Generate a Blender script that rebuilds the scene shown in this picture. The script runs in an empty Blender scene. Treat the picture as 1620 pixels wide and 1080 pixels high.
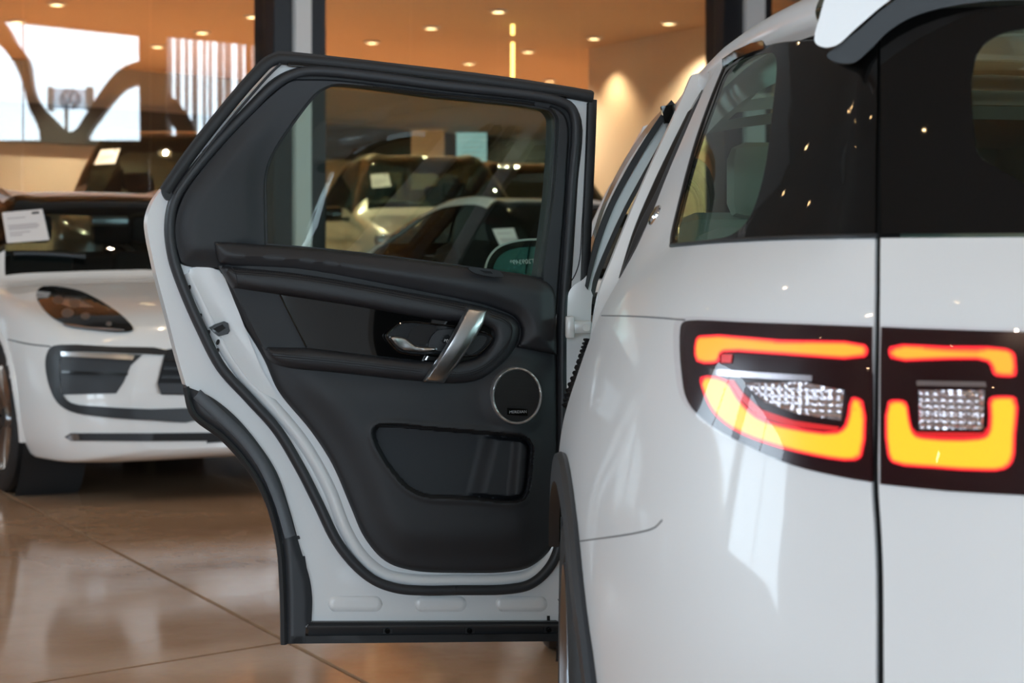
import bpy, bmesh, math, random
import numpy as np
from mathutils import Vector as V, Matrix
from mathutils.bvhtree import BVHTree
from mathutils.geometry import delaunay_2d_cdt

random.seed(4)
sc = bpy.context.scene
COL = sc.collection
R = math.radians

# ------------------------------------------------------------------ camera, sky, exposure
F, CX, HY, H = 3150.0, 810.0, 425.0, 1.12      # focal length in pixels, principal point, camera height
cam_d = bpy.data.cameras.new('camera')
cam_d.lens = 70; cam_d.sensor_width = 36; cam_d.shift_y = -(540 - HY) / 1620
cam_d.dof.use_dof = True; cam_d.dof.focus_distance = 3.95; cam_d.dof.aperture_fstop = 7.0
cam_d.clip_end = 300
cam = bpy.data.objects.new('camera', cam_d); COL.objects.link(cam)
cam.location = (0, 0, H); cam.rotation_euler = (R(90), 0, 0)
sc.camera = cam

w = bpy.data.worlds.new('overcast_sky'); sc.world = w; w.use_nodes = True
bg = w.node_tree.nodes['Background']
bg.inputs[0].default_value = (0.71, 0.87, 1.0, 1); bg.inputs[1].default_value = 9.5
sc.view_settings.view_transform = 'Standard'; sc.view_settings.look = 'None'
sc.view_settings.exposure = 0.28; sc.view_settings.gamma = 1; sc.view_settings.use_curve_mapping = False
cy = sc.cycles
cy.use_denoising = True; cy.max_bounces = 10; cy.diffuse_bounces = 5; cy.glossy_bounces = 5
cy.transparent_max_bounces = 24; cy.transmission_bounces = 6; cy.sample_clamp_indirect = 6
cy.caustics_reflective = False; cy.caustics_refractive = False

# ------------------------------------------------------------------ the hall's plan
GO = V((-0.864, 17.0)); GD = V((0.67, 0.74)).normalized(); GN = V((GD.y, -GD.x))   # oblique glass wall: origin, direction, normal to this side
HALL_Z, BACK_Z0, BACK_Z = 5.6, 0.5, 4.0
XL, XR, YB = -9.0, 15.0, -8.0
def gp(t, z, off=0.0):
    p = GO + GD * t + GN * off
    return V((p.x, p.y, z))
def ray(px, py): return V(((px - CX) / F, 1.0, -(py - HY) / F))
CAM = V((0, 0, H))
def at(px, py, d): return CAM + ray(px, py) * d
def refl(px, py):
    """the point on the hall's side wall seen mirrored in the glass"""
    r = ray(px, py); n = V((GN.x, GN.y, 0)); o = V((GO.x, GO.y, 0))
    t = (o - CAM).dot(n) / r.dot(n); p = CAM + r * t
    r2 = r - n * (2 * r.dot(n)); k = (XR - p.x) / r2.x
    return p + r2 * k

# daylight openings: portals that guide the sky light in
def portal(loc, rot, sx, sy):
    l = bpy.data.lights.new('daylight_portal', 'AREA'); l.shape = 'RECTANGLE'; l.size = sx; l.size_y = sy
    l.cycles.is_portal = True
    o = bpy.data.objects.new('daylight_portal', l); COL.objects.link(o); o.location = loc; o.rotation_euler = rot
REAR_WIN = [(-3.4, -0.4), (0.2, 4.6), (10.6, 14.4)]      # x ranges in the unseen rear wall; right pair added to light the door
RWZ = (0.35, 3.3)
for a, b in REAR_WIN:
    portal(((a + b) / 2, YB - .1, sum(RWZ) / 2), (R(90), 0, 0), b - a, RWZ[1] - RWZ[0])
ADDED_LEFT_WIN = [(0.2, 3.4), (3.9, 7.2)]  # unseen left openings, added and set high to brighten the hall
LWZ = (2.5, 5.1)
for a, b in ADDED_LEFT_WIN:
    portal((XL - .1, (a + b) / 2, sum(LWZ) / 2), (0, R(-90), 0), LWZ[1] - LWZ[0], b - a)

# ------------------------------------------------------------------ materials
def mat(name, col, rough=.5, metal=0., spec=.5, coat=0., emit=None, es=0., noise=0., nscale=20., bump=0., bscale=300., trans=0., alpha=1.):
    m = bpy.data.materials.new(name); m.use_nodes = True
    nt = m.node_tree; p = nt.nodes['Principled BSDF']
    p.inputs['Base Color'].default_value = (*col, 1); p.inputs['Roughness'].default_value = rough
    p.inputs['Metallic'].default_value = metal; p.inputs['Specular IOR Level'].default_value = spec
    p.inputs['Coat Weight'].default_value = coat; p.inputs['Coat Roughness'].default_value = .05
    if emit: p.inputs['Emission Color'].default_value = (*emit, 1); p.inputs['Emission Strength'].default_value = es
    if noise or bump:
        tc = nt.nodes.new('ShaderNodeTexCoord')
    if noise:
        n = nt.nodes.new('ShaderNodeTexNoise'); n.inputs['Scale'].default_value = nscale; n.inputs['Detail'].default_value = 6
        nt.links.new(tc.outputs['Object'], n.inputs['Vector'])
        r = nt.nodes.new('ShaderNodeMix'); r.data_type = 'RGBA'
        r.inputs[6].default_value = (*[c * (1 - noise) for c in col], 1); r.inputs[7].default_value = (*[min(1, c * (1 + noise)) for c in col], 1)
        nt.links.new(n.outputs['Fac'], r.inputs[0]); nt.links.new(r.outputs[2], p.inputs['Base Color'])
    if bump:
        n = nt.nodes.new('ShaderNodeTexNoise'); n.inputs['Scale'].default_value = bscale; n.inputs['Detail'].default_value = 2
        nt.links.new(tc.outputs['Object'], n.inputs['Vector'])
        b = nt.nodes.new('ShaderNodeBump'); b.inputs['Strength'].default_value = bump; b.inputs['Distance'].default_value = .002
        nt.links.new(n.outputs['Fac'], b.inputs['Height']); nt.links.new(b.outputs['Normal'], p.inputs['Normal'])
    return m
def glass(name, tint=(1, 1, 1), ior=1.5, k=1.0):
    """thin architectural glass: tinted see-through plus Fresnel mirror"""
    m = bpy.data.materials.new(name); m.use_nodes = True; nt = m.node_tree; nt.nodes.clear()
    o = nt.nodes.new('ShaderNodeOutputMaterial'); mx = nt.nodes.new('ShaderNodeMixShader')
    t = nt.nodes.new('ShaderNodeBsdfTransparent'); t.inputs[0].default_value = (*tint, 1)
    g = nt.nodes.new('ShaderNodeBsdfGlossy'); g.inputs['Roughness'].default_value = 0.0
    # Schlick reflectance, the same on both faces of a pane
    ge = nt.nodes.new('ShaderNodeNewGeometry'); dt = nt.nodes.new('ShaderNodeVectorMath'); dt.operation = 'DOT_PRODUCT'
    nt.links.new(ge.outputs['Normal'], dt.inputs[0]); nt.links.new(ge.outputs['Incoming'], dt.inputs[1])
    def mth(op, a, b=None):
        n = nt.nodes.new('ShaderNodeMath'); n.operation = op
        for i, v in enumerate((a, b)):
            if v is None: continue
            if isinstance(v, (int, float)): n.inputs[i].default_value = v
            else: nt.links.new(v, n.inputs[i])
        return n.outputs[0]
    f0 = ((ior - 1) / (ior + 1))**2 * k
    c5 = mth('POWER', mth('SUBTRACT', 1.0, mth('ABSOLUTE', dt.outputs['Value'])), 5.0)
    nt.links.new(mth('ADD', mth('MULTIPLY', c5, 1 - f0), f0), mx.inputs[0])
    nt.links.new(t.outputs[0], mx.inputs[1]); nt.links.new(g.outputs[0], mx.inputs[2]); nt.links.new(mx.outputs[0], o.inputs[0])
    return m
M = {}
M['paint'] = mat('white_car_paint', (.80, .81, .82), .4, spec=.35, coat=.55)
M['paint_in'] = mat('white_inner_paint', (.80, .82, .83), .3, coat=.4)
M['paint_warm'] = mat('white_car_paint_second', (.82, .82, .81), .35, coat=.7)
M['silver'] = mat('silver_beige_car_paint', (.62, .58, .50), .3, metal=.35, coat=1.0)
M['darkpaint'] = mat('dark_brown_car_paint', (.030, .022, .018), .25, coat=1.0)
M['rubber'] = mat('black_rubber', (.012, .013, .015), .55, bump=.08, bscale=500)
M['rubber_grey'] = mat('dark_grey_rubber', (.028, .031, .036), .5)
M['plastic'] = mat('black_plastic', (.016, .018, .021), .42, bump=.12, bscale=900)
M['satin'] = mat('satin_black_plastic', (.012, .013, .015), .25)
M['gloss'] = mat('gloss_black', (.004, .004, .004), .03)
M['liner'] = mat('dark_liner', (.012, .012, .013), .8)
M['trim'] = mat('charcoal_soft_trim', (.022, .024, .028), .58, bump=.25, bscale=1500)
M['trim_up'] = mat('charcoal_pillar_trim', (.026, .029, .034), .6, bump=.2, bscale=1800)
M['leather'] = mat('dark_leather', (.020, .021, .025), .45, bump=.3, bscale=1100)
M['fabric'] = mat('grey_insert_cloth', (.032, .035, .040), .7, bump=.35, bscale=1600)
M['stitch'] = mat('dark_stitching', (.012, .012, .014), .8)
M['brushed'] = mat('brushed_aluminium', (.70, .70, .71), .30, metal=1.0)
M['ring'] = mat('satin_silver', (.86, .87, .89), .38, metal=.9)
M['chrome'] = mat('bright_chrome', (.82, .83, .85), .1, metal=1.0)
M['alu_dark'] = mat('dark_satin_metal', (.30, .31, .33), .3, metal=1.0)
M['mesh'] = mat('speaker_mesh', (.008, .008, .009), .55, bump=.6, bscale=2600)
M['white_mark'] = mat('white_print', (.75, .77, .8), .5)
M['grey_mark'] = mat('grey_print', (.38, .40, .43), .4)
M['head'] = mat('pale_headliner', (.62, .63, .61), .9, noise=.05, nscale=60)
M['seat'] = mat('grey_seat_leather', (.26, .27, .24), .6, bump=.2, bscale=600)
M['paper'] = mat('white_paper', (.80, .77, .76), .8, noise=.02, nscale=9)
M['ink'] = mat('grey_ink', (.42, .36, .36), .8)
M['ink_dark'] = mat('black_ink', (.05, .05, .05), .8)
M['tire'] = mat('tyre_rubber', (.014, .014, .015), .6, bump=.15, bscale=250)
M['rim_bronze'] = mat('machined_rim', (.62, .52, .45), .28, metal=1.0)
M['frame'] = mat('dark_window_frame', (.016, .017, .021), .4)
M['white_col'] = mat('white_column', (.78, .80, .80), .6)
M['wall'] = mat('tan_wall_paint', (.36, .32, .27), .8, noise=.04, nscale=1.2)
M['wall_olive'] = mat('olive_wall_paint', (.33, .30, .24), .8, noise=.04, nscale=1.2)
M['cream'] = mat('cream_wall_paint', (.66, .56, .45), .75, noise=.02, nscale=1.0)
M['band'] = mat('black_beam', (.010, .014, .015), .6)
M['ceil_back'] = mat('brown_ceiling', (.66, .49, .35), .75, noise=.05, nscale=.6)
M['ceil'] = mat('hall_ceiling', (.36, .38, .40), .8, noise=.04, nscale=.8)
M['hallwall'] = mat('hall_wall', (.40, .40, .40), .8, noise=.03, nscale=.8)
M['facade'] = mat('facade_concrete', (.16, .115, .09), .85, noise=.1, nscale=2)
M['lampring'] = mat('white_lamp_ring', (.75, .74, .72), .5)
M['lamp'] = mat('warm_lamp', (1, .8, .5), .4, emit=(1, .66, .32), es=90)
M['lamp_back'] = mat('warm_lamp_showroom', (1, .8, .5), .4, emit=(1, .74, .40), es=9)
M['tube'] = mat('yellow_light_line', (1, .8, .3), .4, emit=(1, .72, .20), es=3.0)
M['screen'] = mat('pale_blue_screen', (.1, .1, .1), .3, emit=(.50, .72, .78), es=.85)
M['paving'] = mat('pale_paving', (.42, .42, .41), .9, noise=.1, nscale=1)
M['sign'] = mat('sign_panel', (.60, .64, .70), .5)
M['sign_mark'] = mat('sign_emblem', (.05, .06, .09), .5)
M['glass'] = glass('clear_pane', (.97, .99, .98), 1.5, 2.0)
M['door_glass'] = glass('green_tinted_car_glass', (.70, .80, .74))
M['quarter'] = glass('quarter_glass', (.58, .80, .69))
M['tintglass'] = glass('dark_tinted_glass', (.10, .12, .11), 1.5)
M['windscreen'] = glass('windscreen_glass', (.40, .47, .44))
M['privacy'] = glass('privacy_glass', (.05, .05, .05))
M['lens'] = glass('clear_lamp_lens', (.96, .93, .94), 1.45)

def led_mat(name, core, rim, es, wid):
    m = bpy.data.materials.new(name); m.use_nodes = True; nt = m.node_tree; p = nt.nodes['Principled BSDF']
    a = nt.nodes.new('ShaderNodeAttribute'); a.attribute_name = 'edge'
    r = nt.nodes.new('ShaderNodeValToRGB'); r.color_ramp.elements[0].color = (*rim, 1); r.color_ramp.elements[1].color = (*core, 1)
    r.color_ramp.elements[0].position = wid * .25; r.color_ramp.elements[1].position = wid
    nt.links.new(a.outputs['Fac'], r.inputs[0]); nt.links.new(r.outputs[0], p.inputs['Emission Color'])
    p.inputs['Emission Strength'].default_value = es; p.inputs['Base Color'].default_value = (.3, .02, .02, 1); p.inputs['Roughness'].default_value = .3
    return m
M['led_top'] = led_mat('light_guide_orange', (1.0, .44, .03), (1.0, .012, .03), 1.1, .30)
M['led_low'] = led_mat('light_guide_yellow', (1.0, .60, .02), (1.0, .012, .03), 1.05, .30)
M['lamp_house'] = mat('dark_red_lamp_housing', (.020, .003, .005), .2)
M['lamp_red'] = mat('red_lamp_teeth', (.35, .01, .015), .25, emit=(1, .03, .03), es=.45)
M['reflector'] = mat('faceted_reflector', (.6, .58, .6), .22, metal=.9)

def floor_mat():
    m = bpy.data.materials.new('polished_brown_concrete'); m.use_nodes = True; nt = m.node_tree; p = nt.nodes['Principled BSDF']
    tc = nt.nodes.new('ShaderNodeTexCoord')
    def noise(s, d, rgh=.6):
        n = nt.nodes.new('ShaderNodeTexNoise'); n.inputs['Scale'].default_value = s; n.inputs['Detail'].default_value = d; n.inputs['Roughness'].default_value = rgh
        n.inputs['Distortion'].default_value = .6; nt.links.new(tc.outputs['Object'], n.inputs['Vector']); return n
    n1, n2, n3 = noise(.9, 8), noise(5, 10, .7), noise(40, 6, .7)
    r = nt.nodes.new('ShaderNodeValToRGB'); e = r.color_ramp.elements
    e[0].position = .32; e[0].color = (.40, .225, .125, 1); e[1].position = .70; e[1].color = (.66, .42, .26, 1)
    mx = nt.nodes.new('ShaderNodeMix'); mx.inputs[0].default_value = .3
    nt.links.new(n1.outputs['Fac'], mx.inputs[2]); nt.links.new(n2.outputs['Fac'], mx.inputs[3]); nt.links.new(mx.outputs[0], r.inputs[0])
    mv = nt.nodes.new('ShaderNodeMix'); mv.data_type = 'RGBA'; mv.blend_type = 'MULTIPLY'; mv.inputs[0].default_value = .22
    nt.links.new(r.outputs[0], mv.inputs[6]); nt.links.new(n3.outputs['Color'], mv.inputs[7]); nt.links.new(mv.outputs[2], p.inputs['Base Color'])
    mr = nt.nodes.new('ShaderNodeMapRange'); mr.inputs[1].default_value = .3; mr.inputs[2].default_value = .7; mr.inputs[3].default_value = .07; mr.inputs[4].default_value = .13
    nt.links.new(n2.outputs['Fac'], mr.inputs[0]); nt.links.new(mr.outputs[0], p.inputs['Roughness'])
    p.inputs['Specular IOR Level'].default_value = .5
    return m
M['floor'] = floor_mat()
M['joint'] = mat('dark_joint', (.016, .010, .007), .9)

# ------------------------------------------------------------------ helpers
INV = {}
def thing(name, label, cat, loc=(0, 0, 0), rz=0, group=None, local=False):
    o = bpy.data.objects.new(name, None); COL.objects.link(o); o.location = loc; o.rotation_euler = (0, 0, rz)
    o.empty_display_size = .1
    o['label'] = label; o['category'] = cat
    if group: o['group'] = group
    if not local: INV[o.name] = Matrix.Translation(-V(loc))
    return o
def tag(o, label, cat, group=None):
    o['label'] = label; o['category'] = cat
    if group: o['group'] = group
    return o
def link(name, me, parent=None, label=None):
    o = bpy.data.objects.new(name, me); COL.objects.link(o)
    if parent:
        o.parent = parent
        if parent.name in INV: o.matrix_parent_inverse = INV[parent.name]
    if label: o['label'] = label
    return o
def struct(o): o['kind'] = 'structure'; return o

class MB:
    def __init__(s): s.v = []; s.f = []; s.edge = None
    def add(s, vs, fs):
        o = len(s.v); s.v += [tuple(v) for v in vs]; s.f += [tuple(i + o for i in f) for f in fs]; return s
    def box(s, c, size, rz=0, rot=None, bev=0):
        hx, hy, hz = [d / 2 for d in size]; m = rot or Matrix.Rotation(rz, 3, 'Z'); c = V(c)
        if bev:
            b = bmesh.new(); bmesh.ops.create_cube(b, size=1)
            for v in b.verts: v.co = V((v.co.x * size[0], v.co.y * size[1], v.co.z * size[2]))
            bmesh.ops.bevel(b, geom=b.edges[:], offset=bev, segments=2, profile=.5, affect='EDGES')
            b.verts.index_update(); vs = [c + m @ v.co for v in b.verts]; fs = [[v.index for v in f.verts] for f in b.faces]; b.free()
            return s.add(vs, fs)
        vs = [c + m @ V((x, y, z)) for x in (-hx, hx) for y in (-hy, hy) for z in (-hz, hz)]
        return s.add(vs, [(0, 1, 3, 2), (4, 6, 7, 5), (0, 4, 5, 1), (2, 3, 7, 6), (0, 2, 6, 4), (1, 5, 7, 3)])
    def prism(s, pts, ext):
        """polygon of 3D points extruded by a vector"""
        n = len(pts); ext = V(ext); a = [V(p) for p in pts]; b = [p + ext for p in a]
        nn = sum(((a[i] - a[0]).cross(a[(i + 1) % n] - a[0]) for i in range(1, n)), V())
        fs = [tuple(range(n)), tuple(range(2 * n - 1, n - 1, -1))] + [(i, i + n, (i + 1) % n + n, (i + 1) % n) for i in range(n)]
        if nn.dot(ext) > 0: fs = [f[::-1] for f in fs]
        return s.add(a + b, fs)
    def sweep(s, path, prof, up, closed=False, cap=True, scale=None):
        """profile (a, b) points swept along a path; a runs along `up`, b along tangent x up"""
        n = len(path); m = len(prof); vs = []
        for i, p in enumerate(path):
            p = V(p)
            if closed: t = V(path[(i + 1) % n]) - V(path[i - 1])
            else: t = V(path[min(i + 1, n - 1)]) - V(path[max(i - 1, 0)])
            t.normalize(); u = V(up[i] if isinstance(up, list) else up); u = (u - t * u.dot(t)).normalized(); b = t.cross(u)
            k = scale[i] if scale else 1
            vs += [p + u * (a * k) + b * (c * k) for a, c in prof]
        fs = []
        for i in range(n if closed else n - 1):
            j = (i + 1) % n
            for q in range(m):
                r = (q + 1) % m; fs.append((i * m + q, i * m + r, j * m + r, j * m + q))
        if cap and not closed: fs += [tuple(range(m))[::-1], tuple((n - 1) * m + q for q in range(m))]
        return s.add(vs, fs)
    def tube(s, path, r, n=8, closed=False, up=(0, 0, 1), scale=None):
        prof = [(math.cos(2 * math.pi * k / n) * r, math.sin(2 * math.pi * k / n) * r) for k in range(n)]
        return s.sweep(path, prof, up, closed, scale=scale)
    def lathe(s, prof, c, axis, n=32, closed=False):
        """profile of (radius, height along axis)"""
        ax = V(axis).normalized(); e1 = ax.orthogonal().normalized(); e2 = ax.cross(e1); c = V(c); m = len(prof); vs = []
        for k in range(n):
            a = 2 * math.pi * k / n; d = e1 * math.cos(a) + e2 * math.sin(a)
            vs += [c + d * r + ax * h for r, h in prof]
        fs = [(k * m + q, ((k + 1) % n) * m + q, ((k + 1) % n) * m + (q + 1) % m, k * m + (q + 1) % m) for k in range(n) for q in range(m if closed else m - 1)]
        return s.add(vs, fs)
    def build(s, name, material, parent=None, label=None, smooth=35):
        me = bpy.data.meshes.new(name); me.from_pydata(s.v, [], s.f); me.materials.append(material)
        if smooth:
            me.shade_smooth(); me.set_sharp_from_angle(angle=R(smooth))
        if s.edge is not None:
            at_ = me.attributes.new('edge', 'FLOAT', 'POINT')
            at_.data.foreach_set('value', np.array(list(s.edge) + [0.0] * (len(me.vertices) - len(s.edge)), dtype=np.float32))
        me.update()
        return link(name, me, parent, label)

def spl(pts, closed=False, n=6, sharp=()):
    """Catmull-Rom through 2D/3D points; indices in `sharp` stay corners"""
    P = [np.array(p, float) for p in pts]; N = len(P); out = []
    rng = range(N if closed else N - 1)
    for i in rng:
        p1, p2 = P[i], P[(i + 1) % N]
        p0 = P[i - 1] if (closed or i > 0) else p1 * 2 - p2
        p3 = P[(i + 2) % N] if (closed or i + 2 < N) else p2 * 2 - p1
        if i in sharp: p0 = p1 * 2 - p2
        if (i + 1) % N in sharp: p3 = p2 * 2 - p1
        d0 = max(np.linalg.norm(p1 - p0), 1e-9) ** .5; d1 = max(np.linalg.norm(p2 - p1), 1e-9) ** .5; d2 = max(np.linalg.norm(p3 - p2), 1e-9) ** .5
        m1 = (p1 - p0) / d0 - (p2 - p0) / (d0 + d1) + (p2 - p1) / d1; m2 = (p2 - p1) / d1 - (p3 - p1) / (d1 + d2) + (p3 - p2) / d2
        m1 *= d1; m2 *= d1
        for k in range(n):
            t = k / n; h = (2 * t**3 - 3 * t**2 + 1, t**3 - 2 * t**2 + t, -2 * t**3 + 3 * t**2, t**3 - t**2)
            out.append(h[0] * p1 + h[1] * m1 + h[2] * p2 + h[3] * m2)
    if not closed: out.append(P[-1])
    return [tuple(p) for p in out]
def resample(poly, step, closed=True):
    out = []; n = len(poly)
    for i in range(n if closed else n - 1):
        a = np.array(poly[i], float); b = np.array(poly[(i + 1) % n], float); k = max(1, int(math.ceil(np.linalg.norm(b - a) / step)))
        out += [tuple(a + (b - a) * j / k) for j in range(k)]
    if not closed: out.append(tuple(poly[-1]))
    return out
def inside(P, poly):
    P = np.atleast_2d(np.asarray(P, float)); q = np.asarray(poly, float); r = np.zeros(len(P), bool); x, y = P[:, 0], P[:, 1]
    for i in range(len(q)):
        x1, y1 = q[i - 1]; x2, y2 = q[i]
        if y1 == y2: continue
        c = ((y1 > y) != (y2 > y)) & (x < (x2 - x1) * (y - y1) / (y2 - y1) + x1); r ^= c
    return r
def pdist(P, poly, closed=True):
    P = np.atleast_2d(np.asarray(P, float)); q = np.asarray(poly, float); best = np.full(len(P), 1e9)
    for i in range(0 if closed else 1, len(q)):
        a = q[i - 1]; d = q[i] - a; l = d @ d
        t = np.clip(((P - a) @ d) / l, 0, 1) if l > 0 else np.zeros(len(P))
        best = np.minimum(best, np.linalg.norm(P - a - t[:, None] * d, axis=1))
    return best
def sd(P, poly): return np.where(inside(P, poly), 1, -1) * pdist(P, poly)       # positive inside
def sst(x, a, b): t = np.clip((x - a) / (b - a), 0, 1); return t * t * (3 - 2 * t)
def pillow(d, wd, h): t = np.clip(d / wd, 0, 1); return h * np.sqrt(np.maximum(0, 1 - (1 - t)**2))

def sheet(outer, step, fmap, holes=(), thick=None, face=CAM, ring=None, extra=()):
    """triangulated patch: 2D outline (with holes) mapped to 3D by fmap(N x 2) -> list of vectors.
    thick: vector (or function of the point) to the back face, making a closed solid."""
    bs = step
    outer = resample(outer, bs); loops = [outer] + [resample(h, bs) for h in holes]
    pts = []; edges = []
    for lp in loops:
        o = len(pts); n = len(lp); pts += lp; edges += [(o + i, o + (i + 1) % n) for i in range(n)]
    q = np.array(outer); x0, y0 = q.min(0); x1, y1 = q.max(0)
    g = []; row = 0; y = y0 + step * .5
    while y < y1:
        x = x0 + (step * .5 if row % 2 else 0)
        while x < x1: g.append((x, y)); x += step
        y += step * .87; row += 1
    g = g + list(extra)
    if g:
        ok = inside(g, outer) & (pdist(g, outer) > step * .45)
        for h in loops[1:]: ok &= ~inside(g, h) & (pdist(g, h) > step * .45)
        if ring:      # extra concentric loops near the rim for rounded edges
            pass
        pts += [p for p, k in zip(g, ok) if k]
    r = delaunay_2d_cdt([V(p) for p in pts], edges, [], 0, 1e-7)
    vv = [(v.x, v.y) for v in r[0]]; tri = [t for t in r[2]]
    c = np.array([[(vv[t[0]][0] + vv[t[1]][0] + vv[t[2]][0]) / 3, (vv[t[0]][1] + vv[t[1]][1] + vv[t[2]][1]) / 3] for t in tri])
    ok = inside(c, outer)
    for h in loops[1:]: ok &= ~inside(c, h)
    tri = [t for t, k in zip(tri, ok) if k]
    vs = [V(p) for p in fmap(np.array(vv))]
    s = 0
    for t in tri[:: max(1, len(tri) // 200)]:
        n = (vs[t[1]] - vs[t[0]]).cross(vs[t[2]] - vs[t[0]]); s += n.dot(face - vs[t[0]])
    if s < 0: tri = [(t[0], t[2], t[1]) for t in tri]
    mb = MB(); mb.add(vs, tri)
    mb.dom = vv
    if thick is not None:
        n = len(vs); bk = [v + (V(thick(v)) if callable(thick) else V(thick)) for v in vs]; mb.v += [tuple(b) for b in bk]
        cnt = {}
        for t in tri:
            for a, b in ((t[0], t[1]), (t[1], t[2]), (t[2], t[0])): cnt[(a, b)] = 1
        for (a, b) in list(cnt):
            if (b, a) not in cnt: mb.f.append((b, a, a + n, b + n))
        mb.f += [(t[0] + n, t[2] + n, t[1] + n) for t in tri]
    return mb
def clip(poly, a, b):
    """keep the part of a polygon to the left of a->b"""
    a = V(a); b = V(b); d = b - a; out = []
    f = lambda p: d.x * (p.y - a.y) - d.y * (p.x - a.x)
    for i in range(len(poly)):
        p, q = V(poly[i - 1]), V(poly[i]); fp, fq = f(p), f(q)
        if fp >= 0: out.append(p)
        if fp * fq < 0: out.append(p + (q - p) * (fp / (fp - fq)))
    return out

# ------------------------------------------------------------------ the setting: floor, walls, glass, ceilings
def yg(x): return GO.y + (x - GO.x) / GD.x * GD.y
HALL = [V((XL, YB)), V((XR, YB)), V((XR, yg(XR))), V((XL, yg(XL)))]
fl = struct(MB().prism([(p.x, p.y, -.02) for p in HALL], (0, 0, -.2)).build('floor', M['joint'], smooth=0))
A_, B_ = V((.425, -.905)).normalized(), V((.72, .69)).normalized(); O_ = at(455, 1015, H * F / (1015 - HY)).to_2d()
SP, gap = 6.0, .010
for i in range(-7, 7):
    for j in range(-7, 7):
        q = [O_ + A_ * (SP * (i + a) + (gap if a == 0 else -gap)) + B_ * (SP * (j + b) + (gap if b == 0 else -gap)) for a, b in ((0, 0), (1, 0), (1, 1), (0, 1))]
        for k in range(4):
            q = clip(q, HALL[k], HALL[(k + 1) % 4])
            if len(q) < 3: break
        if len(q) >= 3: MB().prism([(p.x, p.y, 0) for p in q], (0, 0, -.02)).build('slab', M['floor'], fl, smooth=0)

# walls of the hall with window openings (built as piers and spandrels)
def wall_open(name, material, axis, pos, th, lo, hi, z1, opens, zr):
    mb = MB(); cur = lo
    def seg(a, b, za, zb):
        if b - a < 1e-4: return
        c = ((a + b) / 2, pos, (za + zb) / 2) if axis == 'x' else (pos, (a + b) / 2, (za + zb) / 2)
        mb.box(c, ((b - a), th, zb - za) if axis == 'x' else (th, b - a, zb - za))
    for a, b in opens:
        seg(cur, a, 0, z1); seg(a, b, 0, zr[0]); seg(a, b, zr[1], z1); cur = b
    seg(cur, hi, 0, z1)
    return struct(mb.build(name, material, smooth=0))
wall_open('wall_rear', M['hallwall'], 'x', YB - .15, .3, XL - .3, XR + .3, HALL_Z, REAR_WIN, RWZ)
wall_open('wall_left', M['hallwall'], 'y', XL - .15, .3, YB, yg(XL), HALL_Z, ADDED_LEFT_WIN, LWZ)
hc = MB().prism([(p.x, p.y, HALL_Z) for p in HALL], (0, 0, .2)); struct(hc.build('ceiling', M['ceil'], smooth=0))
wn = 0
for a, b in REAR_WIN:
    wn += 1; c = ((a + b) / 2, YB - .15, sum(RWZ) / 2)
    f = MB()
    for x in (a + .03, b - .03, (a + b) / 2): f.box((x, c[1], c[2]), (.06, .08, RWZ[1] - RWZ[0]))
    for z in (RWZ[0] + .03, RWZ[1] - .03, 2.4): f.box((c[0], c[1], z), (b - a, .08, .06))
    struct(f.build('window_%d' % wn, M['frame'], smooth=0))
for a, b in ADDED_LEFT_WIN:
    wn += 1
    f = MB()
    for y in (a + .03, b - .03, (a + b) / 2): f.box((XL - .15, y, sum(LWZ) / 2), (.08, .06, LWZ[1] - LWZ[0]))
    for z in (LWZ[0] + .03, LWZ[1] - .03): f.box((XL - .15, (a + b) / 2, z), (.08, b - a, .06))
    struct(f.build('window_%d' % wn, M['frame'], smooth=0))

# side wall (mirrored in the glass): openings traced through the mirror
def rp(px, py): p = refl(px, py); return (p.y, p.z)
w1 = [rp(-120, 18), rp(219, 55), rp(221, 222), rp(-120, 222)]
w2 = [rp(263, 56), rp(388, 68), rp(388, 214), rp(263, 214)]
w3 = [rp(397, 69), rp(416, 71), rp(416, 122), rp(397, 121)]
ymin, ymax = YB, yg(XR)
sw = [(ymin, 0), (ymax, 0), (ymax, HALL_Z), (ymin, HALL_Z)]
added_lowwin = [[(a, .35), (b, .35), (b, 4.9), (a, 4.9)] for a, b in ((-7.0, -3.0), (-2.4, 1.6), (2.2, 6.0))]  # unseen low windows, added and enlarged to light the hall from the right
def xmap(x): return lambda P: [(x, p[0], p[1]) for p in P]
struct(sheet(sw, 6, xmap(XR), holes=[w1, w2, w3] + added_lowwin, thick=(.3, 0, 0)).build('wall_right', M['facade'], smooth=0))
for q in (w1, w2, w3):
    ys = [p[0] for p in q]; zs = [p[1] for p in q]
    portal((XR + .35, (min(ys) + max(ys)) / 2, (min(zs) + max(zs)) / 2), (0, R(90), 0), max(zs) - min(zs), max(ys) - min(ys))
for q in added_lowwin:
    portal((XR + .35, (q[0][0] + q[1][0]) / 2, 2.625), (0, R(90), 0), 4.55, q[1][0] - q[0][0])
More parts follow.
